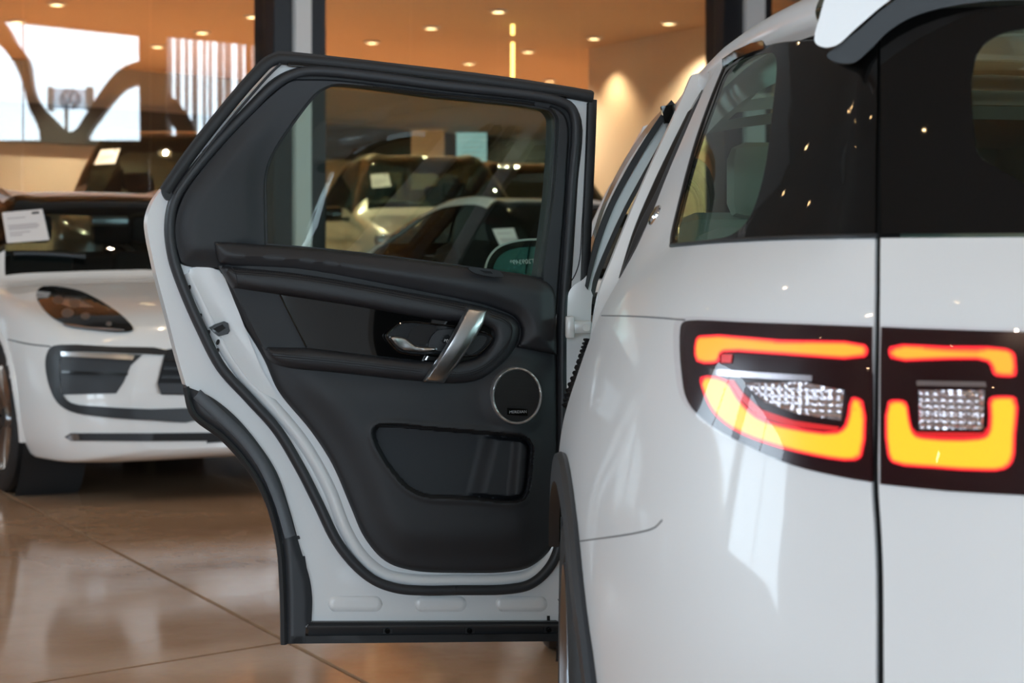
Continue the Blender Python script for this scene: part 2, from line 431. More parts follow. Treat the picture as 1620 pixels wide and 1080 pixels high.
# branching concrete columns outside that wall
def rpoly(pts, x=XR + .45, n=4):
    return [(p[0], p[1]) for p in [rp(*q) for q in spl(pts, True, n)]]
yc = [(-30, 5), (0, 31), (17, 61), (36, 88), (46, 140), (60, 165), (80, 186), (98, 203), (111, 204), (130, 178), (155, 139), (178, 111), (200, 97), (240, 90), (240, 124), (218, 126),
      (194, 134), (172, 156), (153, 181), (133, 212), (128, 290), (62, 290), (56, 205), (39, 166), (30, 130), (17, 98), (0, 74), (-30, 40)]
o = sheet(rpoly(yc), .5, xmap(XR + .45), thick=(.5, 0, 0)).build('branching_column', M['facade'])
tag(o, 'brown branching concrete column mirrored in the tall showroom glass', 'column')
yc2 = [(255, 135), (266, 146), (280, 160), (296, 182), (309, 214), (320, 290), (260, 290), (262, 214), (280, 214), (266, 190), (258, 175)]
o = sheet(rpoly(yc2), .5, xmap(XR + .45), thick=(.5, 0, 0)).build('raking_strut', M['facade'])
tag(o, 'slanted brown strut mirrored beside the branching column', 'column')
# slats added outside the second opening to dim and streak its reflection
sl0, sl1 = rp(258, 50), rp(392, 220)
scr = thing('dimming_slats', 'added upright slats that dim and streak the mirrored window beside the dark column', 'screen', (XR + 1.2, (sl0[0] + sl1[0]) / 2, 0))
random.seed(11)
yy = min(sl0[0], sl1[0]) - .2
while yy < max(sl0[0], sl1[0]) + .2:
    ww = random.uniform(.05, .12); MB().box((XR + 1.2, yy + ww / 2, 2.9), (.04, ww, 5.8)).build('slat', M['white_col'], scr, smooth=0); yy += ww + random.uniform(.02, .10)
# roadside sign farther out
def rfar(px, py, x):
    r = ray(px, py); n = V((GN.x, GN.y, 0)); o_ = V((GO.x, GO.y, 0)); t = (o_ - CAM).dot(n) / r.dot(n); p = CAM + r * t
    r2 = r - n * (2 * r.dot(n)); return p + r2 * ((x - p.x) / r2.x)
XS = 40.0
base = rfar(110, 158, XS)
sg = thing('roadside_sign', 'grey sign panel with round emblem on a pole, mirrored in the glass', 'sign', (XS, base.y, 0))
def fmap_far(x): return lambda P: [rfar(p[0], p[1], x) for p in P]
sheet([(76, 139), (147, 142), (147, 173), (76, 171)], 12, fmap_far(XS), thick=(.15, 0, 0)).build('panel', M['sign'], sg, smooth=0)
for a, b in ((75, 84), (136, 147)):
    sheet([(a, 137), (b, 138), (b, 176), (a, 174)], 12, fmap_far(XS - .05), thick=(.25, 0, 0)).build('side_post', M['facade'], sg, smooth=0)
pb = rfar(105, 172, XS + .2); MB().box((pb.x, pb.y, pb.z / 2), (.10, .10, pb.z)).build('pole', M['facade'], sg)
em = MB(); ec = rfar(111, 157, XS - .02); er = .29
em.lathe([(er, -.01), (er, .01), (er * .84, .01), (er * .84, -.01)], ec, (1, 0, 0), 40, True)
def stroke(a, b, wd=.05):
    a = V((0, a[0] * er, a[1] * er)) + ec; b = V((0, b[0] * er, b[1] * er)) + ec; d = (b - a); 
    em.sweep([a, b], [(-wd / 2, -.01), (wd / 2, -.01), (wd / 2, .01), (-wd / 2, .01)], V((0, -d.z, d.y)).normalized())
for sgn in (-1, 1):
    stroke((sgn * .36, .80), (0, .10)); stroke((sgn * .70, .52), (sgn * .36, -.72)); stroke((sgn * .36, -.72), (0, .0))
em.build('emblem', M['sign_mark'], sg, label='round emblem with a V above a W', smooth=0)
# ground outside
g = MB(); g.box((3, 10, -.35), (160, 160, .1)); struct(g.build('ground', M['paving'], smooth=0))

# the oblique glass wall: sill, panes, columns, header
TL, TR = (XL - GO.x) / GD.x, (XR - GO.x) / GD.x
def gbox(mb, t0, t1, z0, z1, o0, o1):
    return mb.prism([gp(t0, z0, o0), gp(t1, z0, o0), gp(t1, z0, o1), gp(t0, z0, o1)], (0, 0, z1 - z0))
struct(gbox(MB(), TL, TR, 0, BACK_Z0, -.10, .10).build('baseboard_glass', M['frame'], smooth=0))
struct(gbox(MB(), TL, TR, BACK_Z, HALL_Z, -.12, .12).build('wall_header', M['hallwall'], smooth=0))
joints = [TL] + [-1.64 - 1.12 * k for k in range(9, 0, -1)] + [-1.64]
bays = [joints, [-1.09, 0, 1.1, 2.2, 3.3, 4.36], [5.19 + 1.12 * k for k in range(0, 15)]]
for bay in bays:
    for a, b in zip(bay[:-1], bay[1:]):
        if b - a < .05: continue
        wn += 1; struct(gbox(MB(), a + .006, b - .006, BACK_Z0, BACK_Z, -.006, .006).build('window_%d' % wn, M['glass'], smooth=0))
tn = 0
for q in ((-1.64, -1.449, -1.281, -1.09), (4.36, 4.683, 5.018, 5.19)):
    for (a, b), m_, oo in (((q[0], q[1]), 'frame', .12), ((q[1], q[2]), 'white_col', .16), ((q[2], q[3]), 'frame', .12)):
        tn += 1; struct(gbox(MB(), a, b, BACK_Z0, BACK_Z, -oo, oo).build('trim_%d' % tn, M[m_], smooth=0))

# the showroom behind the glass
BD = 1.945
BO = V((-3.1, 31.5))
def bp(t, z, off=0): p = BO + GD * t + GN * off; return V((p.x, p.y, z))
TBL, TBR = -16.0, 22.0
bfl = [gp(TL - 6, 0, -.1), gp(TR, 0, -.1), bp(TBR, 0), bp(TBL, 0)]
struct(MB().prism([(p.x, p.y, BACK_Z0) for p in bfl], (0, 0, -.3)).build('floor_showroom', M['floor'], smooth=0))
struct(MB().prism([(p.x, p.y, BACK_Z) for p in bfl], (0, 0, .2)).build('ceiling_showroom', M['ceil_back'], smooth=0))
wb = struct(MB().prism([bp(TBL, BACK_Z0), bp(TBR, BACK_Z0), bp(TBR, BACK_Z0, -.2), bp(TBL, BACK_Z0, -.2)], (0, 0, BACK_Z - BACK_Z0)).build('wall_back', M['wall_olive'], smooth=0))
def bbox(t0, t1, z0, z1, o0, o1): return MB().prism([bp(t0, z0, o0), bp(t1, z0, o0), bp(t1, z0, o1), bp(t0, z0, o1)], (0, 0, z1 - z0))
tn += 1; struct(bbox(TBL, TBR, 2.86, 3.40, 0, .18).build('trim_%d' % tn, M['band'], smooth=0))
tn += 1; struct(bbox(TBL, TBR, 1.78, 1.87, 0, .06).build('trim_%d' % tn, M['band'], smooth=0))
struct(MB().prism([bp(TBL, BACK_Z0), gp(TL - 6, BACK_Z0, -.1), gp(TL - 6, BACK_Z0, -.1) + V((-.2, 0, 0)), bp(TBL, BACK_Z0) + V((-.2, 0, 0))], (0, 0, BACK_Z - BACK_Z0)).build('wall_showroom_left', M['wall'], smooth=0))
struct(MB().prism([bp(TBR, BACK_Z0), gp(TR, BACK_Z0, -.1), gp(TR, BACK_Z0, -.1) + V((.2, 0, 0)), bp(TBR, BACK_Z0) + V((.2, 0, 0))], (0, 0, BACK_Z - BACK_Z0)).build('wall_showroom_right', M['wall'], smooth=0))
# cream partition wall
PD = V((.47, -.88)).normalized(); P0 = V((1.0, 26.0))
pa, pb_ = P0, P0 + PD * 4.6
pn = V((PD.y, -PD.x))
struct(MB().prism([(pa.x, pa.y, BACK_Z0), (pb_.x, pb_.y, BACK_Z0), (pb_.x + .25, pb_.y + .12, BACK_Z0), (pa.x + .25, pa.y + .12, BACK_Z0)], (0, 0, BACK_Z - BACK_Z0)).build('wall_partition', M['cream'], smooth=0))
def on_back(px, py):      # the point of the back wall under a pixel
    r = ray(px, py); n = V((GN.x, GN.y, 0)); o_ = V((BO.x, BO.y, 0)); t = ((o_ - CAM).dot(n) + .19) / r.dot(n); return CAM + r * t
bn3 = V((GN.x, GN.y, 0))
bmap = lambda P: [on_back(*p) for p in P]
o = sheet([(651, 204), (703, 204), (703, 300), (651, 300)], 60, bmap, thick=-bn3 * .12).build('wall_panel', M['cream'], smooth=0)
tag(o, 'tall pale panel on the far wall beside the glowing screen', 'panel')
scn = thing('wall_screen', 'pale blue glowing screen with fine lines on the far wall', 'screen', on_back(747, 290))
sheet([(723, 210), (770, 210), (770, 291), (723, 291)], 60, bmap, thick=-bn3 * .06).build('display', M['screen'], scn, smooth=0)
ln = MB()
for k in range(9):
    y = 217 + k * 8
    a, b = on_back(726, y), on_back(767, y); ln.sweep([a + bn3 * .01, b + bn3 * .01], [(-.006, 0), (.006, 0), (.006, .006), (-.006, .006)], (0, 0, 1))
ln.build('text_line', M['grey_mark'], scn, smooth=0)

def downlight(x, y, z, big, group, label):
    t = thing('ceiling_downlight', label, 'lamp', (x, y, z), 0, group)
    r = .075 if big else .034
    MB().lathe([(r, 0), (r * 1.45, -.004), (r * 1.5, -.012), (r * 1.1, -.03), (r, -.03)], (x, y, z), (0, 0, 1), 16).build('ring', M['lampring'], t)
    MB().lathe([(0, .016), (r * 1.05, .016)], (x, y, z), (0, 0, -1), 16).build('bulb', M['lamp_back' if big else 'lamp'], t)
    return t
def lamp_light(x, y, z, e, col=(1, .76, .50), spot=130):
    l = bpy.data.lights.new('downlight_beam', 'SPOT'); l.energy = e; l.color = col; l.shadow_soft_size = .03; l.spot_size = R(spot); l.spot_blend = .8
    o = bpy.data.objects.new('downlight_beam', l); COL.objects.link(o); o.location = (x, y, z - .06)
# rows in the showroom, along the partition's direction
r0 = V((-.963, 23.7)); side = V((-PD.y, PD.x))
if side.dot(V((1, .5))) < 0: side = -side
lab_b = 'small warm recessed downlight in the brown showroom ceiling'
for row in range(-5, 4):
    for k in range(-5, 5):
        p = r0 + side * (2.25 * row) + PD * (1.72 * k)
        s_ = (p - GO).dot(GN); u_ = (p - GO).dot(GD)
        if s_ > -.6 or (p - BO).dot(GN) < .6: continue
        if (p - P0).dot(side) > -.3 and (p - P0).dot(PD) > -.3: continue
        px = CX + F * p.x / p.y
        if not (-500 < px < 1500): continue
        downlight(p.x, p.y, BACK_Z, True, 'downlights in the showroom behind the glass', lab_b)
        if (row + k) % 2 == 0: lamp_light(p.x, p.y, BACK_Z, 420)
for k in (.7, 3.1):      # wall washers along the partition
    p = P0 + PD * k - side * .35
    lamp_light(p.x, p.y, BACK_Z, 120, (1, .70, .40), 100)
# the yellow line lights
for (ya, yb_) in ((-40, 55), (67, 123)):
    d = 23.5; a, b = at(811, ya, d), at(811, yb_, d)
    o = MB().tube([a, b], .022, 8, up=(1, 0, 0)).build('line_light', M['tube'])
    tag(o, 'thin upright yellow line light hanging in the showroom', 'lamp', 'hanging yellow line lights')
# downlights of the hall
for ix in range(-3, 7):
    for iy in range(-3, 7):
        x, y = ix * 2.1 + .4, iy * 2.4 + .6
        if x < XL + .6 or x > XR - .6 or (V((x, y)) - GO).dot(GN) < .6: continue
        downlight(x, y, HALL_Z, False, 'downlights in the hall ceiling', 'small warm recessed downlight in the hall ceiling above the cars')
        if (ix + iy) % 2 == 0: lamp_light(x, y, HALL_Z, 30, (1, .76, .52), 120)

# ------------------------------------------------------------------ a lofted car body (front towards -y, origin on the ground under the front axle)
def interp_rings(stations, nv, nu):
    ys = [s[0] for s in stations]; P = np.array([[(x, s[0], z) for x, z in s[1]] for s in stations])   # stations x ring x 3
    S, K, _ = P.shape
    # along the car
    rows = []
    for i in range(S - 1):
        k = max(2, int(round(nv * abs(ys[i + 1] - ys[i]) / (ys[-1] - ys[0]))))
        for j in range(k): rows.append(i + j / k)
    rows.append(S - 1)
    def cr(P, t):
        i = min(int(t), len(P) - 2); f = t - i
        p1, p2 = P[i], P[i + 1]; p0 = P[i - 1] if i > 0 else 2 * p1 - p2; p3 = P[i + 2] if i + 2 < len(P) else 2 * p2 - p1
        return p1 + .5 * f * (p2 - p0 + f * (2 * p0 - 5 * p1 + 4 * p2 - p3 + f * (3 * (p1 - p2) + p3 - p0)))
    G = np.array([cr(P, t) for t in rows])
    cols = [j + m / nu for j in range(K - 1) for m in range(nu)] + [K - 1]
    G2 = np.array([[cr(g, t) for t in cols] for g in G])
    return G2, rows, cols
def make_car(name, label, loc, rz, stations, paint, spec, group=None):
    """spec: cowl/roof/rear station indices, wheels (y list, x, r), glass names"""
    root = thing(name, label, 'car', (*loc, ), rz, group, local=True)
    G, rows, cols = interp_rings(stations, spec.get('nv', 70), spec.get('nu', 5))
    nr, nc = len(rows), len(cols); wheels = spec['wheels']; wr = spec['wr']
    ar = wr + .055
    # snap the grid to round wheel arches
    for wy in wheels:
        for i in range(nr):
            for j in range(nc):
                x, y, z = G[i, j]
                if abs(x) > .5 and z < wr * 2.3:
                    d = math.hypot(y - wy, z - wr)
                    if abs(d - ar) < .035 and d > 1e-6:
                        G[i, j, 1] = wy + (y - wy) / d * ar; G[i, j, 2] = wr + (z - wr) / d * ar
    parts = {}
    def key(i, j):
        r = (rows[i] + rows[i + 1]) / 2; c = (cols[j] + cols[j + 1]) / 2
        x, y, z = (G[i, j] + G[i + 1, j + 1]) / 2
        for wy in wheels:
            if abs(x) > .45 and math.hypot(y - wy, z - wr) < ar - .004: return None
        for nm, (r0, r1, c0, c1) in spec['glass'].items():
            if r0 < r < r1 and c0 < c < c1: return nm
        return 'body'
    for i in range(nr - 1):
        for j in range(nc - 1):
            k = key(i, j)
            if k: parts.setdefault(k, []).append((i, j))
    def mk(cells, sgn, scale=None):
        mb = MB(); idx = {}
        def vid(i, j):
            if (i, j) not in idx:
                idx[(i, j)] = len(mb.v); x, y, z = G[i, j]
                if scale: x, z, y = x * scale[0], .1 + (z - .1) * scale[1], scale[3] + (y - scale[3]) * scale[2]
                mb.v.append((x * sgn, y, z))
            return idx[(i, j)]
        for i, j in cells:
            q = (vid(i, j), vid(i + 1, j), vid(i + 1, j + 1), vid(i, j + 1)); mb.f.append(q if sgn < 0 else q[::-1])
        return mb
    def both(cells, scale=None):
        a = mk(cells, 1, scale); b = mk(cells, -1, scale); a.add(b.v, b.f)
        bm = bmesh.new(); me = bpy.data.meshes.new('t'); me.from_pydata(a.v, [], a.f); bm.from_mesh(me)
        bmesh.ops.remove_doubles(bm, verts=bm.verts[:], dist=.0015); bm.verts.index_update()
        r = MB(); r.v = [tuple(v.co) for v in bm.verts]; r.f = [tuple(v.index for v in f.verts) for f in bm.faces]; bm.free(); bpy.data.meshes.remove(me)
        return r
    body = both(parts['body'])
    for row, rev in ((0, False), (nr - 1, True)):
        lp = [tuple(G[row, j]) for j in range(nc)] + [(-G[row, j][0], G[row, j][1], G[row, j][2]) for j in range(nc - 2, 0, -1)]
        body.add(lp, [tuple(range(len(lp)))[::-1] if rev else tuple(range(len(lp)))])
    bo = body.build('body_shell', paint, root, smooth=50)
    ym = (stations[0][0] + stations[-1][0]) / 2
    if spec.get('liner', True): both(parts['body'], (.955, .975, .975, ym)).build('cabin_liner', M['liner'], root)
    for nm, cells in parts.items():
        if nm == 'body': continue
        gm = spec.get('gmat', {}).get(nm, M['tintglass'])
        if nm in ('windscreen', 'rear_window', 'glass_roof'): both(cells).build(nm, gm, root)
        else:
            for s in (1, -1): mk(cells, s).build(nm, gm, root)
    # smooth lips around the wheel openings
    GV = G.reshape(-1, 3); GV = GV[(GV[:, 0] > .45) & (GV[:, 2] < wr * 2.6)]
    for wy in wheels:
        lip = []
        for k in range(25):
            a = R(-12 + 204 * k / 24); yy_, zz_ = wy + ar * math.cos(a), max(.2, wr + ar * math.sin(a))
            d = np.hypot(GV[:, 1] - yy_, GV[:, 2] - zz_); q = np.argsort(d)[:4]; lip.append((float(np.average(GV[q, 0], weights=1 / (d[q] + .01))), yy_, zz_))
        lx = np.convolve(np.pad([p[0] for p in lip], 2, mode='edge'), np.ones(5) / 5, 'valid')
        for s in (-1, 1):
            MB().tube([V((s * (x - .012), p[1], p[2])) for x, p in zip(lx, lip)], .026, 8, up=(1, 0, 0)).build('arch_lip', paint, root)
    # wheels
    for wy in wheels:
        for s in (-1, 1):
            steer = spec.get('steer', 0) if wy == wheels[0] else 0
            wx = spec['wx'] * s; W = .26; ax = V((s * math.cos(steer), s * math.sin(steer), 0)); c = V((wx, wy, wr))
            tp = [(wr * .70, -.10), (wr * .76, -.125), (wr * .90, -.13), (wr * .975, -.118)]
            for g_ in (-.075, -.03, .03, .075): tp += [(wr, g_ - .014), (wr, g_ - .006), (wr - .009, g_ - .005), (wr - .009, g_ + .005), (wr, g_ + .006)]
            tp += [(wr, .105), (wr * .975, .118), (wr * .90, .13), (wr * .76, .125), (wr * .70, .10)]
            ty = MB().lathe(tp, c, ax, 48).build('tyre', M['tire'], root)
            rm = MB().lathe([(wr * .70, -.10), (wr * .71, .10), (wr * .74, .112), (wr * .72, .118), (wr * .67, .10), (wr * .64, -.06), (wr * .2, -.05), (0, -.05)], c, ax, 40).build('rim', M['satin'], ty)
            e1 = V((0, 0, 1)); e2 = ax.cross(e1)
            for k in range(spec.get('spokes', 5)):
                a = 2 * math.pi * k / spec.get('spokes', 5); sp = MB()
                for da in (-.10, .10):
                    d0 = e1 * math.cos(a) + e2 * math.sin(a); d1 = e1 * math.cos(a + da * 1.6) + e2 * math.sin(a + da * 1.6)
                    sp.sweep([c + d0 * wr * .12 + ax * .075, c + d1 * wr * .45 + ax * .095, c + d1 * wr * .69 + ax * .10], [(-.012, -.014), (.012, -.010), (.012, .010), (-.012, .014)], ax)
                sp.build('spoke', M['rim_bronze'], ty)
            MB().lathe([(0, .10), (wr * .13, .10), (wr * .15, .085), (wr * .15, .0)], c, ax, 20).build('hub_cap', M['alu_dark'], ty)
            # dark wheel well
            MB().lathe([(ar + .012, .0), (ar + .012, -.32), (0.0, -.32)], V((s * (spec['wx'] + .10), wy, wr)), V((s, 0, 0)), 32).build('wheel_well', M['liner'], root)
    return root, body
def seats(root, ys, z, w=.5, x=.37, m='liner'):
    for y in ys:
        for s in (-1, 1):
            b = MB(); b.box((x * s, y, z), (w, .14, .62), bev=.05); so = b.build('seat_back', M[m], root)
            MB().box((x * s, y + .02, z + .44), (.26, .10, .17), bev=.04).build('headrest', M[m], so)
def to_world(loc, rz, v): return Matrix.Rotation(rz, 3, 'Z') @ V(v) + V(loc)
class Caster:
    """rays from the photograph's viewpoint onto a placed body, to lay a lamp or grille on its surface"""
    def __init__(s, mb, loc, rz):
        s.R = Matrix.Rotation(rz, 3, 'Z'); s.loc = V(loc); s.b = BVHTree.FromPolygons([V(v) for v in mb.v], mb.f); s.last = None
        s.o = s.R.inverted() @ (CAM - s.loc)
    def hit(s, px, py):
        d = (s.R.inverted() @ ray(px, py)).normalized()
        l, n, i, t = s.b.ray_cast(s.o, d)
        if l is None:
            l, n, i, t = s.b.find_nearest(s.o + d * (s.last or 9))
        else: s.last = t
        if n.dot(d) > 0: n = -n
        return l, n, d
    def map(s, off):
        def f(P):
            out = []
            for p in P:
                l, n, d = s.hit(*p); out.append(l - d * off)
            return out
        return f
    def patch(s, poly, step, off, back, holes=()):
        c = s.hit(*np.mean(np.array(poly), 0)); return sheet(poly, step, s.map(off), holes, thick=c[2] * back, face=s.o)
def paper_on(name, label, quad, corner=True, parent=None):
    """sheet of paper with printed lines, given as four 3D corners (tl, tr, br, bl)"""
    a, b, c, d = [V(q) for q in quad]; n = (b - a).cross(d - a).normalized()
    if n.dot(CAM - a) < 0: n = -n
    t = thing('price_sheet', label, 'paper', tuple(d))
    MB().prism([a, b, c, d], -n * .002).build('sheet', M['paper'], t, smooth=0)
    P = lambda u, v: a + (b - a) * u + (d - a) * v + n * .002
    mb = MB()
    for k, (u0, u1, v) in enumerate(((.1, .55, .22), (.1, .82, .46), (.1, .85, .52), (.1, .8, .58), (.1, .6, .70), (.1, .4, .78))):
        mb.prism([P(u0, v), P(u1, v), P(u1, v + .022), P(u0, v + .022)], n * .0005)
    mb.build('print', M['ink'], t, smooth=0)
    MB().prism([P(.72, .08), P(.9, .08), P(.9, .15), P(.72, .15)], n * .0005).build('stamp', M['ink_dark'], t, smooth=0)
    return t

def suv_stations(L=4.7, Hh=1.62, W=.95, fo=.9, hood=1.05, nose=.80, belt=1.02, cowl=.62, roof0=1.45, roof1=3.0, tailslope=.45, rw=.60):
    e = L - fo; k = W / .96
    s = []
    def st(y, *r): s.append((y, [(r[i] * (k if r[i] else 1), r[i + 1]) for i in range(0, len(r), 2)]))
    st(-fo, 0, .26, .3, .26, .46, .29, .52, .50, .46, nose - .16, .36, nose - .13, .22, nose - .115, 0, nose - .11)
    st(-fo + .03, 0, .23, .50, .23, .64, .27, .70, .50, .62, nose - .12, .48, nose - .075, .28, nose - .05, 0, nose - .04)
    st(-fo + .14, 0, .20, .66, .20, .80, .25, .855, .50, .78, nose - .05, .60, nose + .01, .34, nose + .035, 0, nose + .045)
    st(-fo + .36, 0, .20, .74, .20, .88, .25, .93, .50, .88, nose + .02, .68, nose + .085, .38, nose + .105, 0, nose + .115)
    st(-.2, 0, .2, .78, .2, .92, .26, .962, .55, .93, nose + .09, .74, nose + .15, .40, nose + .165, 0, nose + .17)
    st(cowl - .35, 0, .2, .78, .2, .91, .26, .96, .6, .93, belt - .06, .75, hood - .04, .40, hood - .025, 0, hood - .02)
    st(cowl, 0, .2, .78, .2, .90, .25, .95, .6, .92, belt - .02, .76, hood, .40, hood + .02, 0, hood + .03)
    ym = (cowl + roof0) / 2
    st(ym, 0, .2, .78, .2, .90, .25, .95, .62, .91, belt, rw + .07, hood + (Hh - .04 - hood) * .56, .38, hood + (Hh - hood) * .60, 0, hood + (Hh - hood) * .62)
    st(roof0, 0, .2, .78, .2, .90, .25, .95, .62, .91, belt + .01, rw, Hh - .075, .37, Hh - .035, 0, Hh - .025)
    st((roof0 + roof1) / 2, 0, .2, .78, .2, .90, .25, .95, .62, .91, belt + .02, rw - .01, Hh - .05, .37, Hh - .008, 0, Hh)
    st(roof1, 0, .22, .78, .22, .90, .27, .955, .62, .91, belt + .03, rw - .03, Hh - .10, .36, Hh - .05, 0, Hh - .04)
    st(roof1 + tailslope, 0, .24, .76, .24, .88, .30, .93, .64, .88, belt + .04, rw - .06, Hh - .30, .35, Hh - .24, 0, Hh - .22)
    st(e - .12, 0, .28, .70, .28, .82, .34, .88, .66, .82, belt + .01, .66, belt + .07, .36, belt + .10, 0, belt + .11)
    st(e, 0, .34, .55, .34, .70, .40, .76, .66, .72, belt - .08, .55, belt - .02, .32, belt, 0, belt)
    return s
GLASS = {'windscreen': (6.12, 7.93, 5.03, 7.01), 'side_window': (6.55, 10.6, 4.10, 4.93), 'rear_window': (10.15, 11.75, 5.05, 7.01)}

# ------------------------------------------------------------------ the white sports SUV at the left
PHI = math.atan2(.45, .89)
LM = V((-1.74, 10.44, 0))
mst = suv_stations(4.73, 1.585, .96, .90, 1.065, .80, 1.02, .66, 1.50, 3.05, .42, .60)
mac, mbody = make_car('sports_suv', 'white sports SUV with black headlights and wide dark bumper intakes', LM, PHI, mst, M['paint_warm'],
    dict(wheels=(0, 2.81), wr=.372, wx=.82, glass=GLASS, steer=R(0), spokes=10, nv=110, nu=7, gmat={'windscreen': M['windscreen'], 'side_window': M['tintglass'], 'rear_window': M['door_glass']}))
seats(mac, (1.75, 2.65), .92)
MB().box((0, 1.05, .93), (1.45, .55, .16), bev=.05).build('dashboard', M['liner'], mac)
sw_ = MB(); sw_.tube([V((.37 + .18 * math.cos(a), 1.32 + .05 * math.sin(a), 1.02 + .17 * math.sin(a))) for a in [2 * math.pi * k / 24 for k in range(24)]], .014, 6, True, up=(0, 1, 0)); sw_.build('steering_wheel', M['liner'], mac)
MB().box((0, 1.36, 1.40), (.22, .04, .06), bev=.015).build('rear_view_mirror', M['alu_dark'], mac)
C1 = Caster(mbody, LM, PHI)
def c1(name, poly, step, off, back, m, parent=mac, label=None, holes=(), closed_spl=True, n=4):
    return C1.patch(spl(poly, True, n) if closed_spl else poly, step, off, back, holes).build(name, M[m], parent, label)
hl = c1('headlight', [(57.5, 467.5), (63, 455), (83, 451.5), (125, 459), (165, 479), (198, 503), (211, 521), (198, 525), (140, 520), (100, 511), (75, 495)], 7, .012, .05, 'gloss', label='black headlight with clear lens')
for (x, y, r) in ((92, 474, 9), (118, 480, 9), (107, 495, 10), (135, 500, 8), (172, 512, 5)):
    cp = [(x + r * math.cos(a), y + .75 * r * math.sin(a)) for a in [2 * math.pi * k / 12 for k in range(12)]]
    C1.patch(cp, 3, .018, .012).build('lamp_element', M['alu_dark'], hl)
c1('headlight_strip', [(100, 511), (140, 517), (196, 521), (197, 524), (140, 520.5), (101, 514)], 5, .02, .012, 'chrome', hl, n=2)
C1.patch([(86, 468), (126, 471), (150, 486), (110, 486), (88, 478)], 5, .015, .01).build('projector', M['reflector'], hl)
c1('intake_frame', [(71.5, 580), (73, 562), (80, 549), (97, 545), (180, 548), (262, 553), (262, 560), (235, 560), (120, 556), (99, 558), (95, 568), (95, 600), (99, 624), (112, 637), (160, 643), (240, 647), (310, 649), (310, 665), (240, 665), (150, 658), (110, 650), (90, 636), (78, 612)], 8, .010, .04, 'plastic', n=3)
it = c1('air_intake', [(95, 556), (225, 561), (207, 578), (196, 604), (184, 622), (99, 624), (95, 600)], 8, .006, .03, 'rubber_grey', closed_spl=False)
c1('chrome_strip', [(96, 556), (213, 562), (210, 569), (97, 563)], 8, .016, .012, 'brushed', it, closed_spl=False)
c1('slat', [(97, 586), (203, 590), (201, 594), (97, 590)], 8, .022, .016, 'satin', it, closed_spl=False)
gr = c1('grille', [(262, 553), (300, 546), (420, 550), (420, 627), (255, 624), (249, 606)], 8, .006, .04, 'liner', closed_spl=False)
for k, y in enumerate((566, 580, 594)):
    c1('slat', [(262 - k * 3, y), (420, y + 2), (420, y + 7), (260 - k * 3, y + 5)], 10, .02, .014, 'satin', gr, closed_spl=False)
c1('mesh_panel', [(250, 606), (420, 608), (420, 624), (255, 622)], 10, .016, .01, 'rubber_grey', gr, closed_spl=False)
sl = c1('bumper_slot', [(102, 691), (112, 685), (240, 685), (420, 683), (420, 697), (240, 698), (112, 697)], 8, .006, .03, 'rubber_grey', closed_spl=False)
c1('slot_opening', [(243, 686), (420, 684), (420, 696), (243, 697)], 8, .009, .006, 'liner', sl, closed_spl=False)
c1('fog_sensor', [(106, 691), (114, 686), (124, 687), (126, 696), (110, 696)], 5, .012, .01, 'alu_dark', sl, closed_spl=False)
c1('tow_cover', [(207, 620), (211, 616), (228, 617), (231, 621), (230, 635), (226, 639), (210, 638), (206, 633)], 6, .004, .004, 'paint_warm', closed_spl=False)
def c1line(name, path, r, m, off=.001, parent=mac):
    pts = C1.map(off)(spl(path, False, 5)); return MB().tube(pts, r, 5).build(name, M[m], parent)
c1line('bumper_joint', [(13, 537), (45, 544), (80, 548)], .003, 'liner')
for o_ in [c for c in mac.children if c.name.split('.')[0] in ('headlight', 'grille', 'intake_frame', 'air_intake', 'bumper_slot', 'tow_cover', 'bumper_joint')]:
    def mirr(o, par):
        me = o.data.copy(); me.transform(Matrix.Scale(-1, 4, (1, 0, 0))); me.flip_normals(); c = link(o.name.split('.')[0], me, par)
        for k in list(o.children): mirr(k, c)
    mirr(o_, mac)
# windscreen wiper, papers
def on_screen(px, py, off=.02, C=C1):
    l, n, d = C.hit(px, py); return l - d * off
ws = bpy.data.objects['windscreen'] if 'windscreen' in bpy.data.objects else None
wsm = MB(); wsm.v = [tuple(v.co) for v in ws.data.vertices]; wsm.f = [tuple(p.vertices) for p in ws.data.polygons]
C1w = Caster(wsm, LM, PHI)
wp = MB(); wp.tube(C1w.map(.03)([(22, 401), (60, 401), (96, 403), (135, 406)]), .012, 6); wp.build('wiper', M['plastic'], mac)
def flat_quad(C, loc, rz, quad):
    """corners of a flat sheet just inside the screen, under the four pixels"""
    l, n, d = C.hit(*np.mean(np.array(quad), 0)); n = C.R @ n; p0 = to_world(loc, rz, l) + n * .014
    return [CAM + ray(*q_) * ((p0 - CAM).dot(n) / ray(*q_).dot(n)) for q_ in quad]
paper_on('price_sheet', 'white printed sheet on the windscreen of the sports SUV', flat_quad(C1w, LM, PHI, [(3, 336), (67, 330.5), (78, 379), (11, 384)]))
# roof rails
for s in (-1, 1):
    MB().tube([V((s * .55, 1.45, 1.52)), V((s * .57, 1.6, 1.575)), V((s * .56, 2.3, 1.605)), V((s * .54, 3.0, 1.56)), V((s * .52, 3.2, 1.49))], .016, 8).build('roof_rail', M['brushed'], mac)
# door mirrors
def car_mirror(root, x, y, z, m):
    for s in (-1, 1):
        b = MB(); b.box((s * (x + .13), y, z), (.22, .12, .15), bev=.045); mo = b.build('door_mirror', M[m], root)
        MB().box((s * (x + .13), y + .062, z), (.18, .006, .11), bev=.002).build('mirror_glass', M['chrome'], mo)
        MB().box((s * (x + .01), y, z - .05), (.12, .05, .04), bev=.01).build('mirror_stalk', M['plastic'], mo)
car_mirror(mac, .93, 1.02, 1.10, 'gloss')

